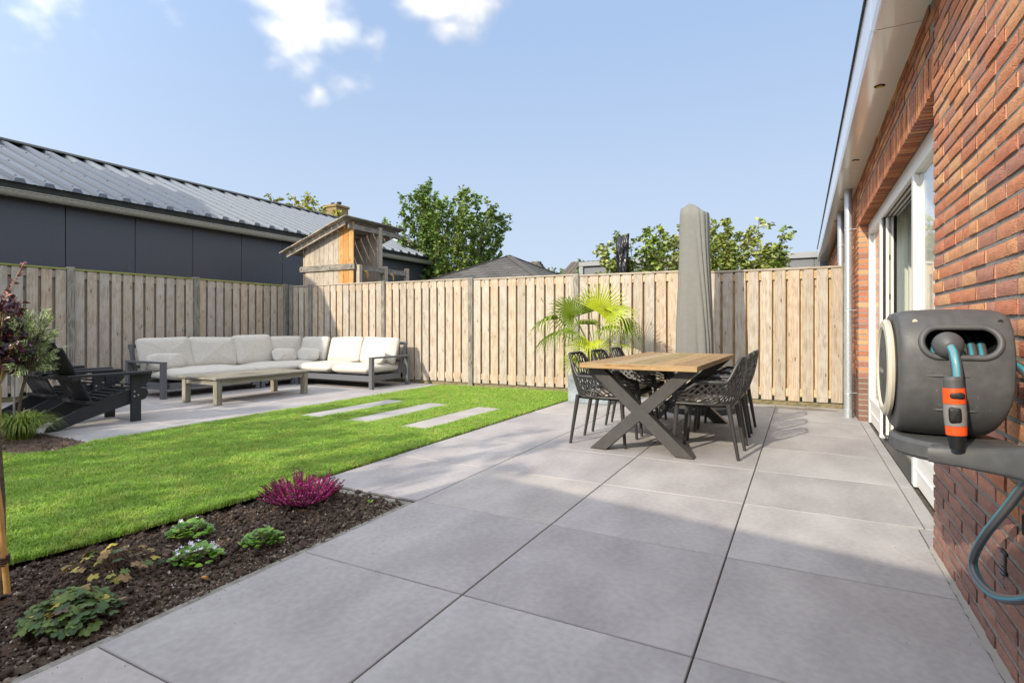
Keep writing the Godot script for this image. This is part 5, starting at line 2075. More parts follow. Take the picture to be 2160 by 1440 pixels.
func far_buildings() -> void:
	var h := gable_house("far_house", "house beyond the barn, only its mossy yellow chimney shows above the ridge", Vector3(-22.4, 0, -23.2), Vector3(7.0, 4.6, 9.0), 2.2, false, M.render)
	var m := MB.new()
	m.bx(Vector3(-0.46, 6.2, 0.8), Vector3(0.46, 7.45, 1.7), 0.02)
	var ch := obj("chimney", m, M.old_brick, h)
	m = MB.new()
	m.bx(Vector3(-0.52, 7.45, 0.74), Vector3(0.52, 7.60, 1.76), 0.03)
	obj("chimney_cap", m, M.old_brick, ch)
	for x in [-0.22, 0.22]:
		m = MB.new()
		m.lathe([Vector2(0.09, 7.6), Vector2(0.09, 7.72), Vector2(0.15, 7.73), Vector2(0.10, 7.80), Vector2(0.0, 7.80)], 12, at(x, 0, 1.25))
		obj("chimney_pot", m, M.black, ch)
	gable_house("far_house", "distant house whose brown tiled ridge shows just right of the pavilion roof", Vector3(-15.1, 0, -27.0), Vector3(5.0, 2.9, 6.0), 1.68, true, M.render)
	gable_house("far_house", "distant house with a strip of brown tiles left of the foil-wrapped pole", Vector3(-11.2, 0, -33.5), Vector3(4.0, 3.6, 6.0), 1.65, true, M.render)
	# grey flat-roofed shed behind the fence, left of the wrapped pole
	var s := thing("grey_shed", "flat-roofed grey shed behind the fence left of the foil-wrapped pole", "shed")
	m = MB.new()
	m.bx(Vector3(-4.50, 0, -14.5), Vector3(-2.4, 2.48, -12.05))
	obj("wall", m, M.grey_panel, s)
	m = MB.new()
	m.bx(Vector3(-4.58, 2.47, -14.6), Vector3(-2.3, 2.57, -11.98), 0.006)
	m.bx(Vector3(-4.58, 0, -12.05), Vector3(-4.48, 2.47, -11.99), 0.006)
	obj("roof_trim", m, M.grey_trim, s)
	for i in 12:
		m = MB.new()
		m.bx(Vector3(-4.46, 0.5 + i * 0.162, -12.05), Vector3(-2.4, 0.652 + i * 0.162, -12.03), 0.004)
		obj("cladding_board", m, M.grey_panel, s)
	var g := thing("grey_annex", "flat grey building at the far end of the brick house, right of the parasol", "building")
	m = MB.new()
	m.bx(Vector3(-0.9, 0, -19.0), Vector3(0.9, 2.86, -16.25))
	obj("wall", m, M.grey_panel, g)
	m = MB.new()
	m.bx(Vector3(-0.98, 2.86, -19.1), Vector3(0.98, 3.02, -16.15), 0.006)
	obj("roof_trim", m, M.grey_trim, g)
	for x in [-0.88, -0.30, 0.28]:
		m = MB.new()
		m.bx(Vector3(x, 1.5, -16.25), Vector3(x + 0.57, 2.85, -16.225), 0.005)
		obj("panel", m, M.grey_panel, g)
	# pole wrapped in black foil
	var f := FastNoiseLite.new()
	f.seed = 8
	f.frequency = 4.0
	m = MB.new()
	var rows := []
	for j in 31:
		var v := j / 30.0
		var row := PackedVector3Array()
		for i in 24:
			var a := TAU * i / 24.0
			var r := 0.098 + 0.018 * f.get_noise_3d(cos(a), v * 8.0, sin(a)) + 0.012 * sin(a * 5.0 + v * 9.0)
			var fl := smoothstep(0.94, 1.0, v)
			row.append(Vector3(cos(a) * (r + 0.03 * fl), 0.2 + 2.42 * v + fl * 0.05 * absf(cos(a)), sin(a) * r * (1.0 - 0.75 * fl)))
		rows.append(row)
	m.sheet(rows, Vector3.ZERO, true)
	var w := obj("wrapped_pole", m, M.foil)
	w.position = Vector3(-2.73, 0, -9.25)
	w.rotation.y = -0.4
	tag(w, "upright pole wrapped in crinkled black foil behind the back fence", "pole")

# ---------------------------------------------------------------- trees and shrubs
func leaf_mesh(long: float, wide: float, curl := 0.15) -> ArrayMesh:
	var m := MB.new()
	var b := Vector3.ZERO
	var l := Vector3(-wide / 2, curl * wide, long * 0.42)
	var r := Vector3(wide / 2, curl * wide, long * 0.42)
	var c := Vector3(0, 0, long * 0.45)
	var t := Vector3(0, -curl * long * 0.4, long)
	m.face([b, c, l], Vector3.UP)
	m.face([b, r, c], Vector3.UP)
	m.face([c, r, t], Vector3.UP)
	m.face([l, c, t], Vector3.UP)
	return m.done()

func aim(d: Vector3, roll := 0.0) -> Basis:
	var z := d.normalized()
	var x := Vector3.UP.cross(z)
	if x.length() < 0.05:
		x = Vector3.RIGHT
	x = x.normalized()
	return Basis(x, z.cross(x), z) * Basis(Vector3(0, 0, 1), roll)

# shape: height, half width, how low the crown starts (share), stems
func leafy_tree(called: String, label: String, cat: String, p: Vector3, high: float, half: float, low: float, stems: int, twigs: int, per: int, leaf: Vector2, cols: Array, mat: Material, up := 0.6, trunk := 0.05, group := "", dome := 0.34, reach := 1.0) -> Node3D:
	var o := thing(called, label, cat, p, 0.0, group)
	var wood_ := MB.new()
	var xf := []
	var cs := []
	for s in stems:
		var a := TAU * (s + rnd(-0.35, 0.35)) / stems
		var r := half * sqrt(rnd(0.03, 1.0))
		var h := high * (1.0 - dome * pow(r / half, 1.7)) * rnd(0.84, 1.02)
		var d := Vector3(cos(a), 0, sin(a))
		var b := d * trunk * 1.5 * rng.randf()
		var e := d * r + Vector3(0, h, 0)
		var mid := d * r * rnd(0.55, 0.95) + Vector3(0, h * 0.45, 0)
		var pts := []
		var rad := []
		for k in 9:
			var t := k / 8.0
			pts.append(b.lerp(mid, t).lerp(mid.lerp(e, t), t))
			rad.append(lerpf(trunk, 0.005, pow(t, 0.7)))
		wood_.tube(pts, rad, 5, false)
		var cc: Color = cols[rng.randi() % cols.size()]
		for q in twigs:
			var t := lerpf(low, 1.0, pow((q + rng.randf()) / twigs, 0.85))
			var k := clampi(int(t * 8.0), 0, 7)
			var base: Vector3 = pts[k].lerp(pts[k + 1], clampf(t * 8.0 - k, 0, 1))
			var ta := rnd(0, TAU)
			var tl := half * reach * rnd(0.16, 0.42) * (1.15 - 0.75 * t)
			var td := (Vector3(cos(ta), 0, sin(ta)) * 0.9 + Vector3(0, up * rnd(0.2, 1.2), 0) + d * 0.35).normalized()
			var tip := base + td * tl
			wood_.tube([base, base.lerp(tip, 0.6) + Vector3(0, tl * 0.05, 0), tip], [0.007, 0.004, 0.002], 3, false)
			for i in per:
				var u := rnd(0.1, 1.05)
				var pos := base.lerp(tip, u) + Vector3(rnd(-1, 1), rnd(-1, 1), rnd(-1, 1)) * leaf.x * 0.45
				var ld := (td * 0.6 + Vector3(rnd(-1, 1), rnd(-0.9, 0.5), rnd(-1, 1))).normalized()
				var sc := rnd(0.6, 1.15)
				xf.append(Transform3D(aim(ld, rnd(-0.9, 0.9)).scaled(Vector3.ONE * sc), pos))
				var g := rnd(0.75, 1.2)
				var c2: Color = cc.lerp(cols[rng.randi() % cols.size()], 0.5)
				cs.append(Color(c2.r * g, c2.g * g, c2.b * g))
	obj("trunk", wood_, M.bark, o)
	stuff(many("crown", leaf_mesh(leaf.x, leaf.y), xf, cs, mat, o))
	return o

func trees() -> void:
	var green := [Color(0.16, 0.25, 0.045), Color(0.12, 0.20, 0.04), Color(0.24, 0.30, 0.07), Color(0.08, 0.15, 0.03)]
	var lime := [Color(0.28, 0.32, 0.07), Color(0.19, 0.26, 0.05), Color(0.40, 0.41, 0.14), Color(0.14, 0.22, 0.04)]
	leafy_tree("hazel_tree", "large round-leaved green tree between the barn end and the pavilion roof", "tree", Vector3(-11.5, 0, -16.5), 6.45, 2.45, 0.18, 34, 32, 24, Vector2(0.135, 0.115), green, M.leaf, 1.1, 0.06, "", 0.20, 1.1)
	leafy_tree("hazel_shrub", "yellow-green leafy shrub behind the fence left of the parasol", "shrub", Vector3(-2.42, 0, -10.4), 3.16, 1.02, 0.35, 24, 22, 19, Vector2(0.088, 0.078), lime, M.leaf, 0.7, 0.02, "shrubs behind the back fence", 0.17, 1.35)
	leafy_tree("hazel_shrub", "yellow-green leafy shrub behind the fence right of the parasol", "shrub", Vector3(-1.02, 0, -10.5), 3.12, 0.85, 0.35, 21, 22, 19, Vector2(0.088, 0.078), lime, M.leaf, 0.7, 0.02, "shrubs behind the back fence", 0.17, 1.35)
	leafy_tree("yellow_tree", "yellow-green treetop showing over the barn ridge beside the chimney", "tree", Vector3(-23.6, 0, -20.6), 8.0, 2.4, 0.55, 22, 22, 16, Vector2(0.22, 0.16), [Color(0.36, 0.36, 0.05), Color(0.26, 0.30, 0.045), Color(0.44, 0.40, 0.06)], M.leaf, 0.5, 0.07, "", 0.10, 1.2)
	leafy_tree("distant_tree", "small pointed distant tree just right of the pavilion roof", "tree", Vector3(-12.6, 0, -28.7), 5.0, 0.85, 0.25, 9, 16, 12, Vector2(0.22, 0.16), [Color(0.12, 0.17, 0.05), Color(0.19, 0.21, 0.07)], M.leaf, 0.6, 0.05, "distant trees over the back fence")
	leafy_tree("distant_tree", "small rounded distant tree next to the grey shed", "tree", Vector3(-11.2, 0, -28.2), 4.7, 1.1, 0.25, 10, 16, 12, Vector2(0.22, 0.16), [Color(0.09, 0.14, 0.05), Color(0.12, 0.16, 0.06)], M.leaf, 0.5, 0.05, "distant trees over the back fence")
	leafy_tree("distant_tree", "distant treetop rising above the grey shed's roof", "tree", Vector3(-11.3, 0, -31.5), 5.75, 1.0, 0.3, 9, 16, 12, Vector2(0.22, 0.16), [Color(0.11, 0.15, 0.05), Color(0.16, 0.19, 0.06)], M.leaf, 0.6, 0.05, "distant trees over the back fence")

# behind the photographer: unseen shed and house added as shade casters, and leafy trees
func behind() -> void:
	var s := thing("unseen_shed", "unseen low flat-roofed shed added behind the photographer to shade the near paving", "shed")
	var m := MB.new()
	m.prism(PackedVector2Array([Vector2(-3.73, 1.98), Vector2(0.56, 2.76), Vector2(0.56, 6.0), Vector2(-3.73, 6.0)]), 3.02, Transform3D(Basis(Vector3.RIGHT, PI / 2), Vector3(0, 1.51, 0)))  # added caster, front edge skewed to lay the shadow edge on the paving
	obj("wall", m, M.fence[0], s)
	m = MB.new()
	m.bx(Vector3(-3.3, 0.1, 2.2), Vector3(-2.4, 2.1, 2.32), 0.004)
	obj("door", m, M.white, s)
	gable_house("unseen_house", "unseen tall house added to the left behind the photographer to shade the fence corner", Vector3(-15.6, 0, 4.6), Vector3(8.0, 5.9, 11.5), 2.4, false, M.render)  # added caster, placed so its roof edge throws the diagonal shade
	var cols := [Color(0.08, 0.13, 0.03), Color(0.06, 0.10, 0.025)]
	leafy_tree("garden_tree", "leafy tree behind the photographer nearest the shed", "tree", Vector3(-5.6, 0, 4.9), 6.2, 1.65, 0.12, 14, 22, 16, Vector2(0.15, 0.11), cols, M.leaf, 0.5, 0.06, "trees behind the photographer")
	leafy_tree("garden_tree", "leafy tree behind the photographer, middle of the three", "tree", Vector3(-7.9, 0, 3.3), 5.4, 1.75, 0.12, 14, 22, 16, Vector2(0.15, 0.11), cols, M.leaf, 0.5, 0.06, "trees behind the photographer")
	leafy_tree("garden_tree", "leafy tree behind the photographer nearest the barn", "tree", Vector3(-9.9, 0, 1.6), 4.4, 1.5, 0.15, 12, 20, 13, Vector2(0.15, 0.11), cols, M.leaf, 0.5, 0.06, "trees behind the photographer")

# ---------------------------------------------------------------- plants in the beds
func blade_clump() -> void:
	var o := thing("sedge_clump", "bright green arching grass clump at the left edge in front of the lounge chair", "grass clump", Vector3(-6.72, 0, -2.50))
	var c := leafy(0.5, 0.6, 0.4)
	var m := MB.new()
	for i in 900:
		var a := rnd(0, TAU)
		var l := rnd(0.20, 0.33)
		var lean := rnd(0.25, 1.2)
		var d := Vector3(cos(a), 0, sin(a))
		var s := Vector3(-sin(a), 0, cos(a)) * 0.0028
		var b := d * rnd(0, 0.10)
		var p1 := b + d * l * lean * 0.30 + Vector3(0, l * 0.62, 0)
		var p2 := b + d * l * lean * 0.72 + Vector3(0, l * (0.95 - 0.32 * lean), 0)
		var p3 := b + d * l * lean * 0.98 + Vector3(0, l * (0.98 - 0.62 * lean), 0)
		var q := rnd(0.7, 1.25)
		m.col = Color(0.13 * q, 0.20 * q, 0.03) if rng.randf() < 0.7 else Color(0.30 * q, 0.36 * q, 0.07)
		var up := Vector3.UP - d * 0.3
		m.face([b - s, b + s, p1 + s, p1 - s], up)
		m.face([p1 - s, p1 + s, p2 + s * 0.8, p2 - s * 0.8], up)
		m.face([p2 - s * 0.8, p2 + s * 0.8, p3], up)
	stuff(obj("blades", m, c, o))

func heather() -> void:
	var o := thing("heather", "bushy heather with magenta flower spikes at the far end of the flower bed", "heather", Vector3(-2.79, -0.02, -2.45))
	var sticks := MB.new()
	var xf := []
	var cs := []
	for i in 170:
		var a := rnd(0, TAU)
		var out := sqrt(rng.randf())
		var h := rnd(0.11, 0.17) * (1.1 - 0.42 * out * out) + (0.05 if rng.randf() < 0.08 else 0.0)
		var d := Vector3(cos(a) * 1.0, 0, sin(a) * 1.0)
		var b := d * 0.10 * out
		var e := d * (0.04 + 0.225 * out) + Vector3(0, h, 0)
		sticks.tube([b, b.lerp(e, 0.5) + d * 0.02, e], [0.002, 0.0016, 0.0012], 4, false)
		var n := 62
		for k in n:
			var t := lerpf(0.22, 1.0, k / float(n))
			var p := b.lerp(e, t) + d * 0.04 * t * (1.0 - t)
			var g := rnd(0, TAU)
			var ld := (Vector3(cos(g), 0.5, sin(g)) + Vector3(0, 0.4, 0)).normalized()
			xf.append(Transform3D(aim(ld, rnd(-1, 1)).scaled(Vector3.ONE * rnd(0.7, 1.2)), p))
			var q := rnd(0.6, 1.3)
			if rng.randf() < 0.14 or (t > 0.93 and rng.randf() < 0.6):
				cs.append(Color(0.09 * q, 0.13 * q, 0.03))
			else:
				cs.append(Color(0.52 * q, 0.035 * q, 0.25 * q) if rng.randf() < 0.7 else Color(0.66 * q, 0.16 * q, 0.42 * q))
	obj("stems", sticks, M.tie, o)
	stuff(many("flower_spikes", leaf_mesh(0.0115, 0.0075, 0.25), xf, cs, M.petal, o))

func round_plant(label: String, p: Vector3, r: float, flowers: int, n: int) -> void:
	var o := thing("bellflower", label, "plant", p, 0.0, "young bedding plants in the flower bed")
	var lm := MB.new()
	# round toothed leaf with a stalk
	var ring := []
	for i in 10:
		var a := TAU * i / 10.0
		ring.append(Vector3(sin(a) * 0.5, 0.07 * cos(a * 2.0), 0.5 - cos(a) * 0.5) * (1.0 + 0.06 * (i % 2)))
	for i in 10:
		lm.face([Vector3(0, -0.05, 0.42), ring[i], ring[(i + 1) % 10]], Vector3.UP)
	var leafm := lm.done()
	var mats := []
	for c in [Color(0.40, 0.57, 0.17), Color(0.33, 0.51, 0.15), Color(0.48, 0.64, 0.20), Color(0.27, 0.44, 0.13)]:
		var mt := leafy(0.35, 0.4, 0.5)
		mt.vertex_color_use_as_albedo = false
		mt.albedo_color = c
		mats.append(mt)
	for i in n:
		var a := rnd(0, TAU)
		var q := sqrt(rng.randf())
		var pos := Vector3(cos(a) * q * r, r * 0.62 * (1.0 - q * q * 0.75) * rnd(0.65, 1.0) + 0.01, sin(a) * q * r)
		var l := obj("leaf", leafm, mats[rng.randi() % 4], o)
		var d := (Vector3(cos(a), 0.5 - 0.7 * q, sin(a)) + Vector3(rnd(-0.5, 0.5), rnd(-0.1, 0.3), rnd(-0.5, 0.5))).normalized()
		l.transform = Transform3D(aim(d, rnd(-0.4, 0.4)).scaled(Vector3.ONE * rnd(0.022, 0.036) * r / 0.1), pos)
	var wm := std(Color(0.90, 0.88, 0.95), 0.7)
	for i in flowers:
		var m := MB.new()
		for k in 5:
			var a := TAU * k / 5.0
			var d := Vector3(cos(a), 0, sin(a))
			var s := Vector3(-sin(a), 0, cos(a))
			m.face([Vector3.ZERO, d * 0.006 + s * 0.0035 + Vector3(0, 0.007, 0), d * 0.014 + Vector3(0, 0.010, 0), d * 0.006 - s * 0.0035 + Vector3(0, 0.007, 0)], Vector3.UP)
		var f := obj("flower", m, wm, o)
		var a := rnd(0, TAU)
		var q := sqrt(rnd(0.05, 1.0))
		f.transform = Transform3D(Basis.from_euler(Vector3(rnd(-0.7, 0.7), rnd(0, 6), rnd(-0.7, 0.7))), Vector3(cos(a) * q * r * 0.9, r * 0.72 * (1.0 - q * q * 0.5) + 0.018, sin(a) * q * r * 0.9))
	var m := MB.new()
	for i in 14:
		var a := rnd(0, TAU)
		m.tube([Vector3.ZERO, Vector3(cos(a) * r * 0.5, r * 0.4, sin(a) * r * 0.5)], 0.0013, 4, false)
	obj("stems", m, mats[1], o)

func lobed_leaf(r: float, sd: int) -> ArrayMesh:
	# five-lobed, toothed, slightly cupped leaf; stalk end at the origin, blade towards +z
	var m := MB.new()
	var g := RandomNumberGenerator.new()
	g.seed = sd
	var pts := []
	var n := 36
	for i in n + 1:
		var u := float(i) / n * 2.0 - 1.0
		var a := u * 2.55
		var lobe := 0.52 + 0.48 * pow(absf(cos(a * 2.5)), 0.6)
		if absf(u) > 0.92:
			lobe *= 0.6
		lobe *= 1.0 + 0.05 * (1.0 if i % 2 else -1.0)
		var q := r * lobe * (1.15 - 0.25 * absf(u))
		pts.append(Vector3(sin(a) * q, 0.10 * q * cos(a * 2.5) - 0.22 * q * q / r, cos(a) * q))
	for i in n:
		m.face([Vector3(0, 0.006, 0), pts[i], pts[i + 1]], Vector3.UP)
	return m.done()

func foam_flower(label: String, p: Vector3, r: float, n: int, autumn: float) -> void:
	var o := thing("coral_bells", label, "plant", p, 0.0, "lobed-leaved perennials in the flower bed")
	var shapes := [lobed_leaf(1.0, 1), lobed_leaf(1.0, 2)]
	var greens := [Color(0.29, 0.38, 0.17), Color(0.25, 0.35, 0.18), Color(0.36, 0.44, 0.20), Color(0.20, 0.29, 0.15)]
	var warm := [Color(0.62, 0.56, 0.22), Color(0.52, 0.42, 0.27), Color(0.52, 0.51, 0.22), Color(0.36, 0.28, 0.24)]
	var stems := MB.new()
	for i in n:
		var a := rnd(0, TAU)
		var q := sqrt((i + 0.5) / n)
		var end := Vector3(cos(a) * q * r, (0.11 - 0.07 * q * q) * rnd(0.7, 1.15), sin(a) * q * r * 0.9)
		stems.tube([Vector3(0, 0, 0), end * 0.5 + Vector3(0, 0.035, 0), end], 0.0015, 4, false)
		var mt := leafy(0.5, 0.35, 0.4)
		mt.vertex_color_use_as_albedo = false
		mt.albedo_color = pick(warm) if rng.randf() < autumn else pick(greens)
		var l := obj("leaf", pick(shapes), mt, o)
		var d := Vector3(cos(a), rnd(-0.55, 0.35) - 0.15 * q, sin(a)).normalized()
		l.transform = Transform3D(aim(d, rnd(-0.35, 0.35)).scaled(Vector3.ONE * rnd(0.019, 0.031)), end)
	# dry flower stalks
	for i in 7:
		var a := rnd(0, TAU)
		var h := rnd(0.10, 0.20)
		stems.tube([Vector3(rnd(-0.04, 0.04), 0, rnd(-0.04, 0.04)), Vector3(cos(a) * 0.06, h * 0.7, sin(a) * 0.06), Vector3(cos(a) * 0.16, h, sin(a) * 0.16)], 0.0011, 4, false)
	obj("stems", stems, M.tie, o)

func stakes() -> void:
	var o := thing("bamboo_stake", "bamboo cane with a brown knotted tie at the left edge of the flower bed", "stake", Vector3(-2.918, -0.03, -1.04))
	var a := Vector3.ZERO
	var b := Vector3(-0.17, 1.1, 0.02)
	var m := MB.new()
	var pts := []
	var rad := []
	for k in 27:
		var t := k / 26.0
		pts.append(a.lerp(b, t))
		rad.append(0.0115 if k % 4 else 0.0132)
	m.tube(pts, rad, 10)
	obj("cane", m, M.bamboo, o)
	m = MB.new()
	var loop := []
	for k in 33:
		var g := TAU * k / 8.0
		loop.append(a.lerp(b, 0.135) + Vector3(cos(g) * 0.022 - 0.012, -0.016 + k * 0.0011, sin(g) * 0.018))
	m.tube(loop, 0.006, 5)
	obj("tie", m, M.tie, o)
	var q := thing("young_trunk", "thin dark young trunk tied to the bamboo cane at the left edge", "trunk", Vector3(-2.975, -0.03, -1.045))
	m = MB.new()
	m.tube([Vector3.ZERO, Vector3(-0.01, 0.4, 0.0), Vector3(-0.06, 1.3, 0.03)], [0.013, 0.012, 0.008], 8)
	obj("stem", m, M.bark, q)
	m = MB.new()
	m.tube([Vector3(-6.62, -0.05, -2.75), Vector3(-6.64, 0.5, -2.76)], 0.011, 8)

func shrubs() -> void:
	# plum-leaved shrub on a short stem, and the olive behind it
	var p := Vector3(-7.10, 0, -2.46)
	var plum := [Color(0.075, 0.026, 0.050), Color(0.12, 0.030, 0.048), Color(0.060, 0.030, 0.060), Color(0.17, 0.035, 0.045), Color(0.10, 0.07, 0.12)]
	var o := thing("plum_shrub", "dark purple-leaved shrub on a pale stem at the left edge", "shrub", p)
	var w := MB.new()
	w.tube([Vector3(0, -0.05, 0), Vector3(0.01, 0.3, 0.01), Vector3(0.0, 0.50, 0)], [0.034, 0.028, 0.026], 10)
	var xf := []
	var cs := []
	var mm: Material = M.shiny_leaf
	for s in 30:
		var a := rnd(0, TAU)
		var el := rnd(-0.25, 1.4)
		var d := Vector3(cos(a) * cos(el), sin(el) * 1.15, sin(a) * cos(el))
		var l := rnd(0.20, 0.32) * (1.3 if el > 0.9 else 1.0)
		var b := Vector3(0, 0.50, 0)
		var mid := Vector3(0, 0.75, 0) + d * l * 0.45
		var e := Vector3(0, 0.92, 0) + d * l
		var pts := []
		for k in 7:
			var t := k / 6.0
			pts.append(b.lerp(mid, t).lerp(mid.lerp(e, t), t))
		w.tube(pts, [0.011, 0.009, 0.007, 0.006, 0.005, 0.004, 0.003], 5, false)
		for k in 62:
			var t := rnd(0.36, 1.02)
			var pos: Vector3 = b.lerp(mid, t).lerp(mid.lerp(e, t), t) + Vector3(rnd(-1, 1), rnd(-1, 1), rnd(-1, 1)) * 0.045
			var ld := (d * 0.5 + Vector3(rnd(-1, 1), rnd(-0.8, 0.7), rnd(-1, 1))).normalized()
			xf.append(Transform3D(aim(ld, rnd(-1, 1)).scaled(Vector3.ONE * rnd(0.7, 1.2)), pos))
			var q := rnd(0.7, 1.5)
			var c: Color = plum[rng.randi() % 5]
			cs.append(Color(c.r * q, c.g * q, c.b * q))
	# one long shoot at the top right
	for k in 22:
		var t := k / 21.0
		var pos := Vector3(0.05, 1.25, 0.02).lerp(Vector3(0.20, 1.72, -0.13), t)
		xf.append(Transform3D(aim(Vector3(rnd(-1, 1), rnd(0.0, 0.8), rnd(-1, 1)), rnd(-1, 1)).scaled(Vector3.ONE * rnd(0.6, 1.0)), pos))
		cs.append(Color(0.20, 0.035, 0.045) * rnd(0.7, 1.3))
	w.tube([Vector3(0.0, 0.95, 0), Vector3(0.06, 1.3, 0.0), Vector3(0.20, 1.74, -0.13)], [0.006, 0.004, 0.002], 5, false)
	var tan := tri(std(Color(0.72, 0.62, 0.44), 0.85), 3.0)
	obj("trunk", w, tan, o)
	stuff(many("crown", leaf_mesh(0.074, 0.046, 0.2), xf, cs, mm, o))
	# olive
	p = Vector3(-6.98, 0, -2.66)
	o = thing("olive_shrub", "silvery green olive bush behind the purple shrub, touching the lounge chair's back", "shrub", p)
	w = MB.new()
	w.tube([Vector3(-0.16, -0.05, 0.05), Vector3(-0.10, 0.4, 0.03), Vector3(0.0, 0.7, 0)], [0.018, 0.015, 0.012], 8)
	xf = []
	cs = []
	for s in 56:
		var a := rnd(0, TAU)
		var el := rnd(-0.95, 1.25)
		var d := Vector3(cos(a) * cos(el), sin(el), sin(a) * cos(el))
		var e := Vector3(0, 0.92, 0) + Vector3(d.x * 0.25, d.y * 0.42, d.z * 0.25) * rnd(0.75, 1.05)
		var b := Vector3(0, 0.62, 0)
		var mid := b.lerp(e, 0.5) + Vector3(0, 0.06, 0)
		w.tube([b, mid, e], [0.005, 0.003, 0.002], 4, false)
		for k in 62:
			var t := rnd(0.3, 1.03)
			var pos := b.lerp(mid, t).lerp(mid.lerp(e, t), t) + Vector3(rnd(-1, 1), rnd(-1, 1), rnd(-1, 1)) * 0.02
			var ld := (d * 0.9 + Vector3(rnd(-1, 1), rnd(-0.4, 0.9), rnd(-1, 1)) * 0.8).normalized()
			xf.append(Transform3D(aim(ld, rnd(-1.2, 1.2)).scaled(Vector3.ONE * rnd(0.7, 1.15)), pos))
			var q := rnd(0.75, 1.3)
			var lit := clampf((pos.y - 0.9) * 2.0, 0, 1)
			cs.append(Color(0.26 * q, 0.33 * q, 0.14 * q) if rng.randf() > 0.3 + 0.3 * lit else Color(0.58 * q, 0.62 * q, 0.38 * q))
	obj("trunk", w, M.bark, o)
	stuff(many("crown", leaf_mesh(0.058, 0.0125, 0.1), xf, cs, M.leaf, o))
	var g := MB.new()
	g.tube([Vector3(0, -0.05, 0), Vector3(0.0, 0.62, 0)], 0.010, 8)
	var st := obj("plant_stake", g, M.grey_plastic)
	st.position = Vector3(-6.96, 0, -2.53)
	tag(st, "thin grey support stick beside the purple shrub's stem", "stake")

func plants() -> void:
	shrubs()
	blade_clump()
	heather()
	round_plant("small round-leaved plant without visible flowers nearest the paving", Vector3(-2.44, -0.015, -1.89), 0.088, 1, 150)
	round_plant("round-leaved plant covered with white star flowers in the middle of the flower bed", Vector3(-2.53, -0.015, -1.60), 0.095, 15, 150)
	round_plant("round-leaved plant with two white flowers next to the lawn edge", Vector3(-2.87, -0.015, -1.78), 0.095, 4, 130)
	foam_flower("large lobed-leaved green perennial with one brown leaf at the near end of the flower bed", Vector3(-2.43, -0.02, -1.06), 0.165, 140, 0.14)
	foam_flower("straggly yellowing lobed-leaved perennial between the bellflowers and the bamboo cane", Vector3(-2.76, -0.02, -1.36), 0.20, 48, 0.6)
	stakes()
	# a short peg of wood and some litter on the soil
	var m := MB.new()
	m.tube([Vector3(-0.016, 0, 0), Vector3(0.016, 0.006, 0.004)], 0.008, 8)
	var o := obj("wood_peg", m, M.bamboo)
	o.position = Vector3(-2.31, -0.005, -1.50)
	tag(o, "short cut piece of pale wood lying on the soil near the paving", "wood piece")
	m = MB.new()
	for k in 6:
		var a := rnd(0, TAU)
		m.face([Vector3.ZERO, Vector3(cos(a) * 0.02, 0.016, sin(a) * 0.02), Vector3(cos(a + 0.5) * 0.03, 0.012, sin(a + 0.5) * 0.03), Vector3(cos(a + 0.9) * 0.02, 0.01, sin(a + 0.9) * 0.02)], Vector3.UP)
	var gm := leafy(0.5, 0.4)
	gm.vertex_color_use_as_albedo = false
	gm.albedo_color = Color(0.42, 0.56, 0.20)
	o = obj("seedling", m, gm)
	o.position = Vector3(-2.40, -0.012, -2.63)
	tag(o, "tiny green seedling in the far corner of the flower bed", "seedling")

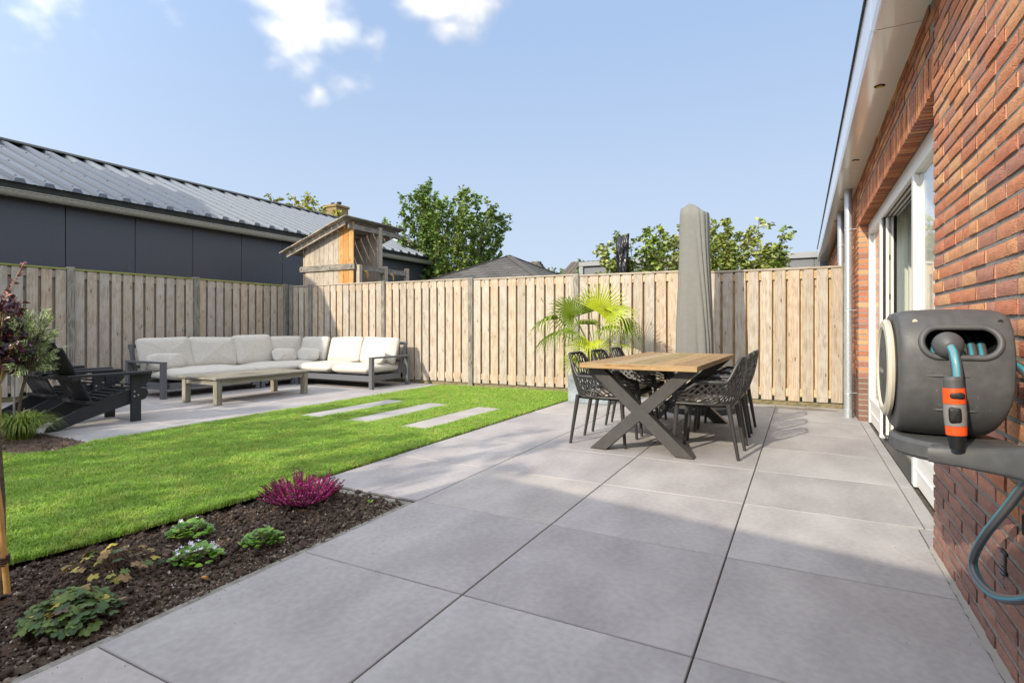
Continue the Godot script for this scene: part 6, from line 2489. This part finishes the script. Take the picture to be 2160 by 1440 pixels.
# ---------------------------------------------------------------- hose reel on the wall
func hose_reel() -> void:
	var o := thing("hose_reel", "dark grey wall-mounted hose reel box with hanging orange nozzle at the right edge", "hose reel", Vector3(0.372, 0.96, -2.07))
	# body: lofted along x, rounded in section; the front slot is left open
	var hx := 0.128
	var nx := 72
	var na := 160
	var rows := []
	for i in nx + 1:
		var u := i / float(nx) * 2.0 - 1.0
		var x := u * hx
		# full in the middle, drawn in towards both ends
		var e := pow(1.0 - pow(absf(u), 3.2), 0.30)
		var k := 0.86 + 0.14 * e
		var row := PackedVector3Array()
		for j in na:
			var a := TAU * j / na
			var ca := cos(a)
			var sa := sin(a)
			var z := signf(ca) * pow(absf(ca), 0.55) * 0.192 * k
			var y := signf(sa) * pow(absf(sa), 0.55) * 0.186 * k
			# the lower front tucks under
			if y < 0.0 and z > 0.0:
				z *= 1.0 - 0.42 * pow(-y / 0.186, 2.2)
			if y > 0.0 and z > 0.0:
				z *= 1.0 - 0.10 * pow(y / 0.186, 3.0)
			var xx := x
			if x > 0.0 and y < 0.0:
				xx *= 1.0 - 0.30 * pow(-y / 0.186, 2.0)
			row.append(Vector3(xx, y, z))
		rows.append(row)
	var m := MB.new()
	m.sheet(rows, Vector3.ZERO, true)
	# slot: outline in x,y
	var sc := Vector2(0.008, 0.092)
	var sh := Vector2(0.086, 0.041)
	var in_slot := func(p: Vector2, grow: float) -> bool:
		var q := (p - sc).abs() - Vector2(sh.x - sh.y, 0)
		q.x = maxf(q.x, 0.0)
		return q.length() < sh.y + grow
	var keep := PackedInt32Array()
	for i in m.ix.size() / 3:
		var c := (m.v[m.ix[i * 3]] + m.v[m.ix[i * 3 + 1]] + m.v[m.ix[i * 3 + 2]]) / 3.0
		if c.z > 0.05 and in_slot.call(Vector2(c.x, c.y), 0.002):
			continue
		keep.append_array(m.ix.slice(i * 3, i * 3 + 3))
	m.ix = keep
	for e in [0, nx]:
		for j in na:
			m.face([rows[e][j], rows[e][(j + 1) % na], Vector3(rows[e][0].x, 0, 0)], Vector3(-1 if e == 0 else 1, 0, 0))
	var body := obj("housing", m, M.reel, o)
	var front := func(x: float, y: float) -> float:
		var u: float = absf(x / hx)
		var k := 0.86 + 0.14 * pow(1.0 - pow(minf(u, 1.0), 3.2), 0.30)
		var sa := pow(minf(absf(y) / (0.186 * k), 1.0), 1.0 / 0.55)
		var z := pow(sqrt(maxf(0.0, 1.0 - sa * sa)), 0.55) * 0.192 * k
		if y < 0.0:
			z *= 1.0 - 0.42 * pow(-y / 0.186, 2.2)
		else:
			z *= 1.0 - 0.10 * pow(y / 0.186, 3.0)
		return z
	var rim := []
	for j in 73:
		var a := TAU * j / 72.0
		var p := Vector2(cos(a), sin(a)) * sh.y + Vector2(signf(cos(a)) * (sh.x - sh.y), 0) + sc
		if absf(cos(a)) < 0.001:
			p.x = sc.x
		rim.append(Vector3(p.x, p.y, front.call(p.x, p.y)))
	m = MB.new()
	m.tube(rim, 0.0085, 8, false)
	obj("slot_rim", m, M.reel, body)
	# dark tunnel behind the slot
	m = MB.new()
	var tun := [PackedVector3Array(), PackedVector3Array()]
	for p in rim:
		tun[0].append(p)
		tun[1].append(Vector3(p.x, p.y, 0.02))
	m.sheet(tun, Vector3(0, 0, 0))
	for j in 72:
		m.face([tun[1][j], tun[1][j + 1], Vector3(sc.x, sc.y, 0.02)], Vector3(0, 0, 1))
	obj("slot_lining", m, M.gasket, body)
	# wound hose seen through the slot
	var blue := Color(0.035, 0.34, 0.46)
	var grey := Color(0.085, 0.085, 0.09)
	var pale := Color(0.20, 0.195, 0.19)
	var stripes := [grey, blue, blue, grey, pale, grey, blue, grey, grey, grey, blue, grey]
	for i in 7:
		m = MB.new()
		var loop := []
		for k in 25:
			var a := TAU * k / 24.0
			loop.append(Vector3(-0.062 + i * 0.0215 + 0.004 * cos(a), 0.015 + 0.092 * cos(a), 0.02 + 0.115 * sin(a)))
		m.tube(loop, 0.0105, 12, false, 1.0, stripes)
		obj("wound_hose", m, M.hose, o)
	# side disc facing the garden: ivory ring, dark cap, thin crescent
	var sideb := Basis(Vector3(0, 0, 1), PI / 2)   # y of the lathe to -x
	m = MB.new()
	m.lathe([Vector2(0.118, 0.0), Vector2(0.148, 0.010), Vector2(0.151, 0.018), Vector2(0.144, 0.026), Vector2(0.126, 0.028), Vector2(0.118, 0.022)], 56, Transform3D(sideb, Vector3(-hx + 0.004, 0.008, 0.0)))
	obj("side_ring", m, M.ivory, o)
	m = MB.new()
	m.lathe([Vector2(0.120, 0.016), Vector2(0.112, 0.022), Vector2(0.058, 0.027), Vector2(0.056, 0.024), Vector2(0.054, 0.027), Vector2(0.0, 0.029)], 56, Transform3D(sideb, Vector3(-hx + 0.004, 0.008, 0.0)))
	var cap := obj("side_cap", m, M.reel, o)
	var tm := TextMesh.new()
	var font := SystemFont.new()
	font.font_names = PackedStringArray(["Droid Serif"])
	font.font_italic = true
	tm.font = font
	tm.text = "Gardena"
	tm.font_size = 24
	tm.pixel_size = 0.0009
	tm.depth = 0.001
	var tx := obj("lettering", tm, M.grey_plastic, cap)
	tx.transform = Transform3D(Basis(Vector3(0, 0, 1), Vector3(0, 1, 0), Vector3(-1, 0, 0)), Vector3(-hx - 0.0252, 0.0, 0.012))
	# shallow grips moulded into the front
	for q in [[-0.02, 0.0], [0.0, -0.095]]:
		m = MB.new()
		var pts := []
		for k in 13:
			var x: float = q[0] - 0.052 + 0.104 * k / 12.0
			pts.append(Vector3(x, q[1], front.call(x, q[1]) - 0.002))
		m.tube(pts, [0.001, 0.004, 0.005, 0.006, 0.006, 0.006, 0.006, 0.006, 0.006, 0.006, 0.005, 0.004, 0.001], 8, true, 0.7)
		obj("grip", m, M.reel, o)
	# moulding seam over the top and front
	m = MB.new()
	var sl := []
	for k in 9:
		var y := lerpf(0.142, 0.175, k / 8.0)
		sl.append(Vector3(0.01, y, front.call(0.01, y) - 0.0006))
	m.tube(sl, 0.0018, 5)
	obj("mould_seam", m, M.reel, o)
	# two screws sunk in the front
	for q in [[-0.088, 0.150], [0.100, 0.148]]:
		m = MB.new()
		m.lathe([Vector2(0.0, 0.0), Vector2(0.0055, 0.0005), Vector2(0.0065, -0.002)], 12, Transform3D(Basis(Vector3.RIGHT, PI / 2), Vector3(q[0], q[1], front.call(q[0], q[1]) + 0.0012)))
		obj("screw", m, M.ivory if q[0] < 0 else M.black, body)
	# scuffs
	m = MB.new()
	for i in 38:
		var x := rnd(-0.115, 0.10)
		var y := rnd(-0.15, 0.05) if i < 28 else rnd(0.0, 0.15)
		if i >= 28:
			x = rnd(-0.12, -0.09)
		if in_slot.call(Vector2(x, y), 0.02):
			continue
		var a := rnd(0, PI)
		var l := rnd(0.002, 0.012)
		var dx := cos(a) * l
		var dy := sin(a) * l
		if absf(x + dx) > 0.122:
			continue
		var w := rnd(0.0003, 0.0009)
		m.face([Vector3(x, y, front.call(x, y) + 0.0004), Vector3(x + dx, y + dy, front.call(x + dx, y + dy) + 0.0004), Vector3(x + dx + w * 2, y + dy + w, front.call(x + dx + w * 2, y + dy + w) + 0.0004), Vector3(x + w, y + w * 2, front.call(x + w, y + w * 2) + 0.0004)], Vector3(0, 0, 1))
	stuff(obj("scuffs", m, M.scuff, body))
	# tray and arm of the wall bracket
	m = MB.new()
	var plan := PackedVector2Array()
	for k in 19:
		var a := lerpf(PI * 0.30, PI * 1.25, k / 18.0)
		plan.append(Vector2(cos(a) * 0.135, sin(a) * 0.175))
	plan.append_array(PackedVector2Array([Vector2(0.05, -0.16), Vector2(0.12, -0.05), Vector2(0.16, 0.06)]))
	var low := PackedVector2Array()
	for q in plan:
		low.append(Vector2(q.x, -q.y))
	m.prism(low, 0.052, Transform3D(Basis(Vector3(1, 0, 0), Vector3(0, 0, -1), Vector3(0, 1, 0)), Vector3(0, -0.212, 0.03)), 0.010)
	obj("tray", m, M.reel, o)
	m = MB.new()
	var arm := []
	var secs := [[Vector3(-0.02, -0.213, 0.13), 0.10, 0.026], [Vector3(0.04, -0.212, 0.165), 0.085, 0.030], [Vector3(0.10, -0.208, 0.22), 0.07, 0.036], [Vector3(0.145, -0.200, 0.29), 0.06, 0.043], [Vector3(0.175, -0.195, 0.37), 0.055, 0.05], [Vector3(0.19, -0.19, 0.47), 0.055, 0.055]]
	for i in secs.size():
		var c: Vector3 = secs[i][0]
		var d: Vector3 = (secs[mini(i + 1, 5)][0] - secs[maxi(i - 1, 0)][0]).normalized()
		var s := Vector3(d.z, 0, -d.x).normalized()
		var row := PackedVector3Array()
		for k in 20:
			var a := TAU * k / 20.0
			row.append(c + s * signf(cos(a)) * pow(absf(cos(a)), 0.45) * secs[i][1] + Vector3.UP * signf(sin(a)) * pow(absf(sin(a)), 0.45) * secs[i][2])
		arm.append(row)
	m.sheet(arm, Vector3.ZERO, true)
	obj("bracket_arm", m, M.reel, o)
	m = MB.new()
	m.bx(Vector3(0.175, -0.33, 0.36), Vector3(0.197, -0.05, 0.62), 0.006)
	obj("wall_plate", m, M.reel, o)
	# ball stop, short hose end and nozzle
	var zf: float = 0.192
	m = MB.new()
	var ball := []
	for k in 15:
		var a := PI * k / 14.0
		ball.append(Vector2(sin(a) * 0.036, -cos(a) * 0.034))
	m.lathe(ball, 28, Transform3D(Basis(Vector3.RIGHT, PI / 2), Vector3(-0.022, 0.085, zf + 0.004)))
	obj("stop_ball", m, M.reel, o)
	m = MB.new()
	m.tube([Vector3(-0.020, 0.078, zf + 0.030), Vector3(-0.018, 0.065, zf + 0.050), Vector3(-0.015, 0.035, zf + 0.060), Vector3(-0.013, 0.0, zf + 0.062)], 0.0125, 16, true, 1.0, [grey, blue, pale, pale, pale, blue, grey, grey, grey, grey, grey, grey, blue, pale, blue, grey])
	obj("hose_end", m, M.hose, o)
	var nz := Transform3D(Basis(Vector3(0, 0, 1), 0.05), Vector3(-0.013, -0.185, zf + 0.062))
	var parts := [["connector_nut", [Vector2(0.0, 0.190), Vector2(0.017, 0.190), Vector2(0.021, 0.182), Vector2(0.022, 0.160), Vector2(0.0, 0.160)], M.reel], ["connector_ring", [Vector2(0.0, 0.160), Vector2(0.0235, 0.160), Vector2(0.0245, 0.150), Vector2(0.0245, 0.120), Vector2(0.0, 0.120)], M.orange_plastic], ["nozzle_body", [Vector2(0.0, 0.119), Vector2(0.0245, 0.119), Vector2(0.025, 0.09), Vector2(0.0235, 0.062), Vector2(0.0, 0.062)], M.grey_plastic], ["nozzle_ring", [Vector2(0.0, 0.061), Vector2(0.0235, 0.061), Vector2(0.0225, 0.038), Vector2(0.0, 0.038)], M.orange_plastic], ["nozzle_tip", [Vector2(0.0, 0.037), Vector2(0.0205, 0.037), Vector2(0.0155, 0.001), Vector2(0.013, 0.0), Vector2(0.012, 0.006), Vector2(0.0, 0.006)], M.black]]
	var noz := Node3D.new()
	noz.name = "spray_nozzle"
	o.add_child(noz, true)
	noz.transform = nz
	for q in parts:
		m = MB.new()
		var pr: Array = q[1].duplicate()
		pr.reverse()
		m.lathe(pr, 28)
		obj(q[0], m, q[2], noz)
	m = MB.new()
	m.add(cushion_shape(Vector3(0.028, 0.014, 0.044), 4.0, 1, 0.0, 20, 10), Transform3D(Basis(Vector3.RIGHT, PI / 2), Vector3(-0.004, 0.091, 0.0205)))
	obj("grip_panel", m, M.black, noz)
	m = MB.new()
	m.add(cushion_shape(Vector3(0.032, 0.010, 0.020), 2.4, 1, 0.0, 20, 10), Transform3D(Basis(Vector3.RIGHT, PI / 2), Vector3(0.003, 0.141, 0.021)))
	obj("grip_panel", m, M.black, noz)
	# feed hose: out of the back to the right, and the long loop low on the wall
	m = MB.new()
	var ctrl := [Vector3(0.09, 0.03, -0.06), Vector3(0.135, 0.04, 0.02), Vector3(0.150, 0.012, 0.16), Vector3(0.155, -0.06, 0.30), Vector3(0.160, -0.12, 0.45)]
	m.tube(smooth_path(ctrl, 8), 0.0125, 12, true, 1.0, stripes)
	obj("feed_hose", m, M.hose, o)
	m = MB.new()
	ctrl = [Vector3(0.13, -0.14, 0.46), Vector3(0.122, -0.235, 0.29), Vector3(0.118, -0.36, 0.12), Vector3(0.112, -0.48, -0.035), Vector3(0.108, -0.57, -0.13), Vector3(0.108, -0.622, -0.158), Vector3(0.110, -0.648, -0.10), Vector3(0.114, -0.637, 0.02), Vector3(0.119, -0.602, 0.13), Vector3(0.128, -0.555, 0.23), Vector3(0.14, -0.48, 0.36), Vector3(0.16, -0.40, 0.55)]
	m.tube(smooth_path(ctrl, 8), 0.0122, 12, true, 1.0, stripes)
	obj("feed_hose", m, M.hose, o)
	m = MB.new()
	m.box(Vector3(0.04, 0.075, 0.06), Transform3D(Basis(Vector3.UP, 0.3), Vector3(0.178, -0.40, 0.12)), 0.012)
	obj("hose_clip", m, M.black, o)

func smooth_path(c: Array, n: int) -> Array:
	var out := []
	for i in c.size() - 1:
		var p0: Vector3 = c[maxi(i - 1, 0)]
		var p1: Vector3 = c[i]
		var p2: Vector3 = c[i + 1]
		var p3: Vector3 = c[mini(i + 2, c.size() - 1)]
		for k in n:
			out.append(p1.cubic_interpolate(p2, p0, p3, float(k) / n))
	out.append(c[c.size() - 1])
	return out

func _ready() -> void:
	rng.seed = 20240917
	view()
	make_materials()
	paving()
	lawn()
	beds()
	grit()
	fences()
	house()
	barn()
	playhouse()
	hip_roof()
	far_buildings()
	trees()
	behind()
	dining_table()
	chairs()
	parasol()
	planter_and_palm()
	sofa()
	coffee_table()
	lounge_chairs()
	hose_reel()
	plants()
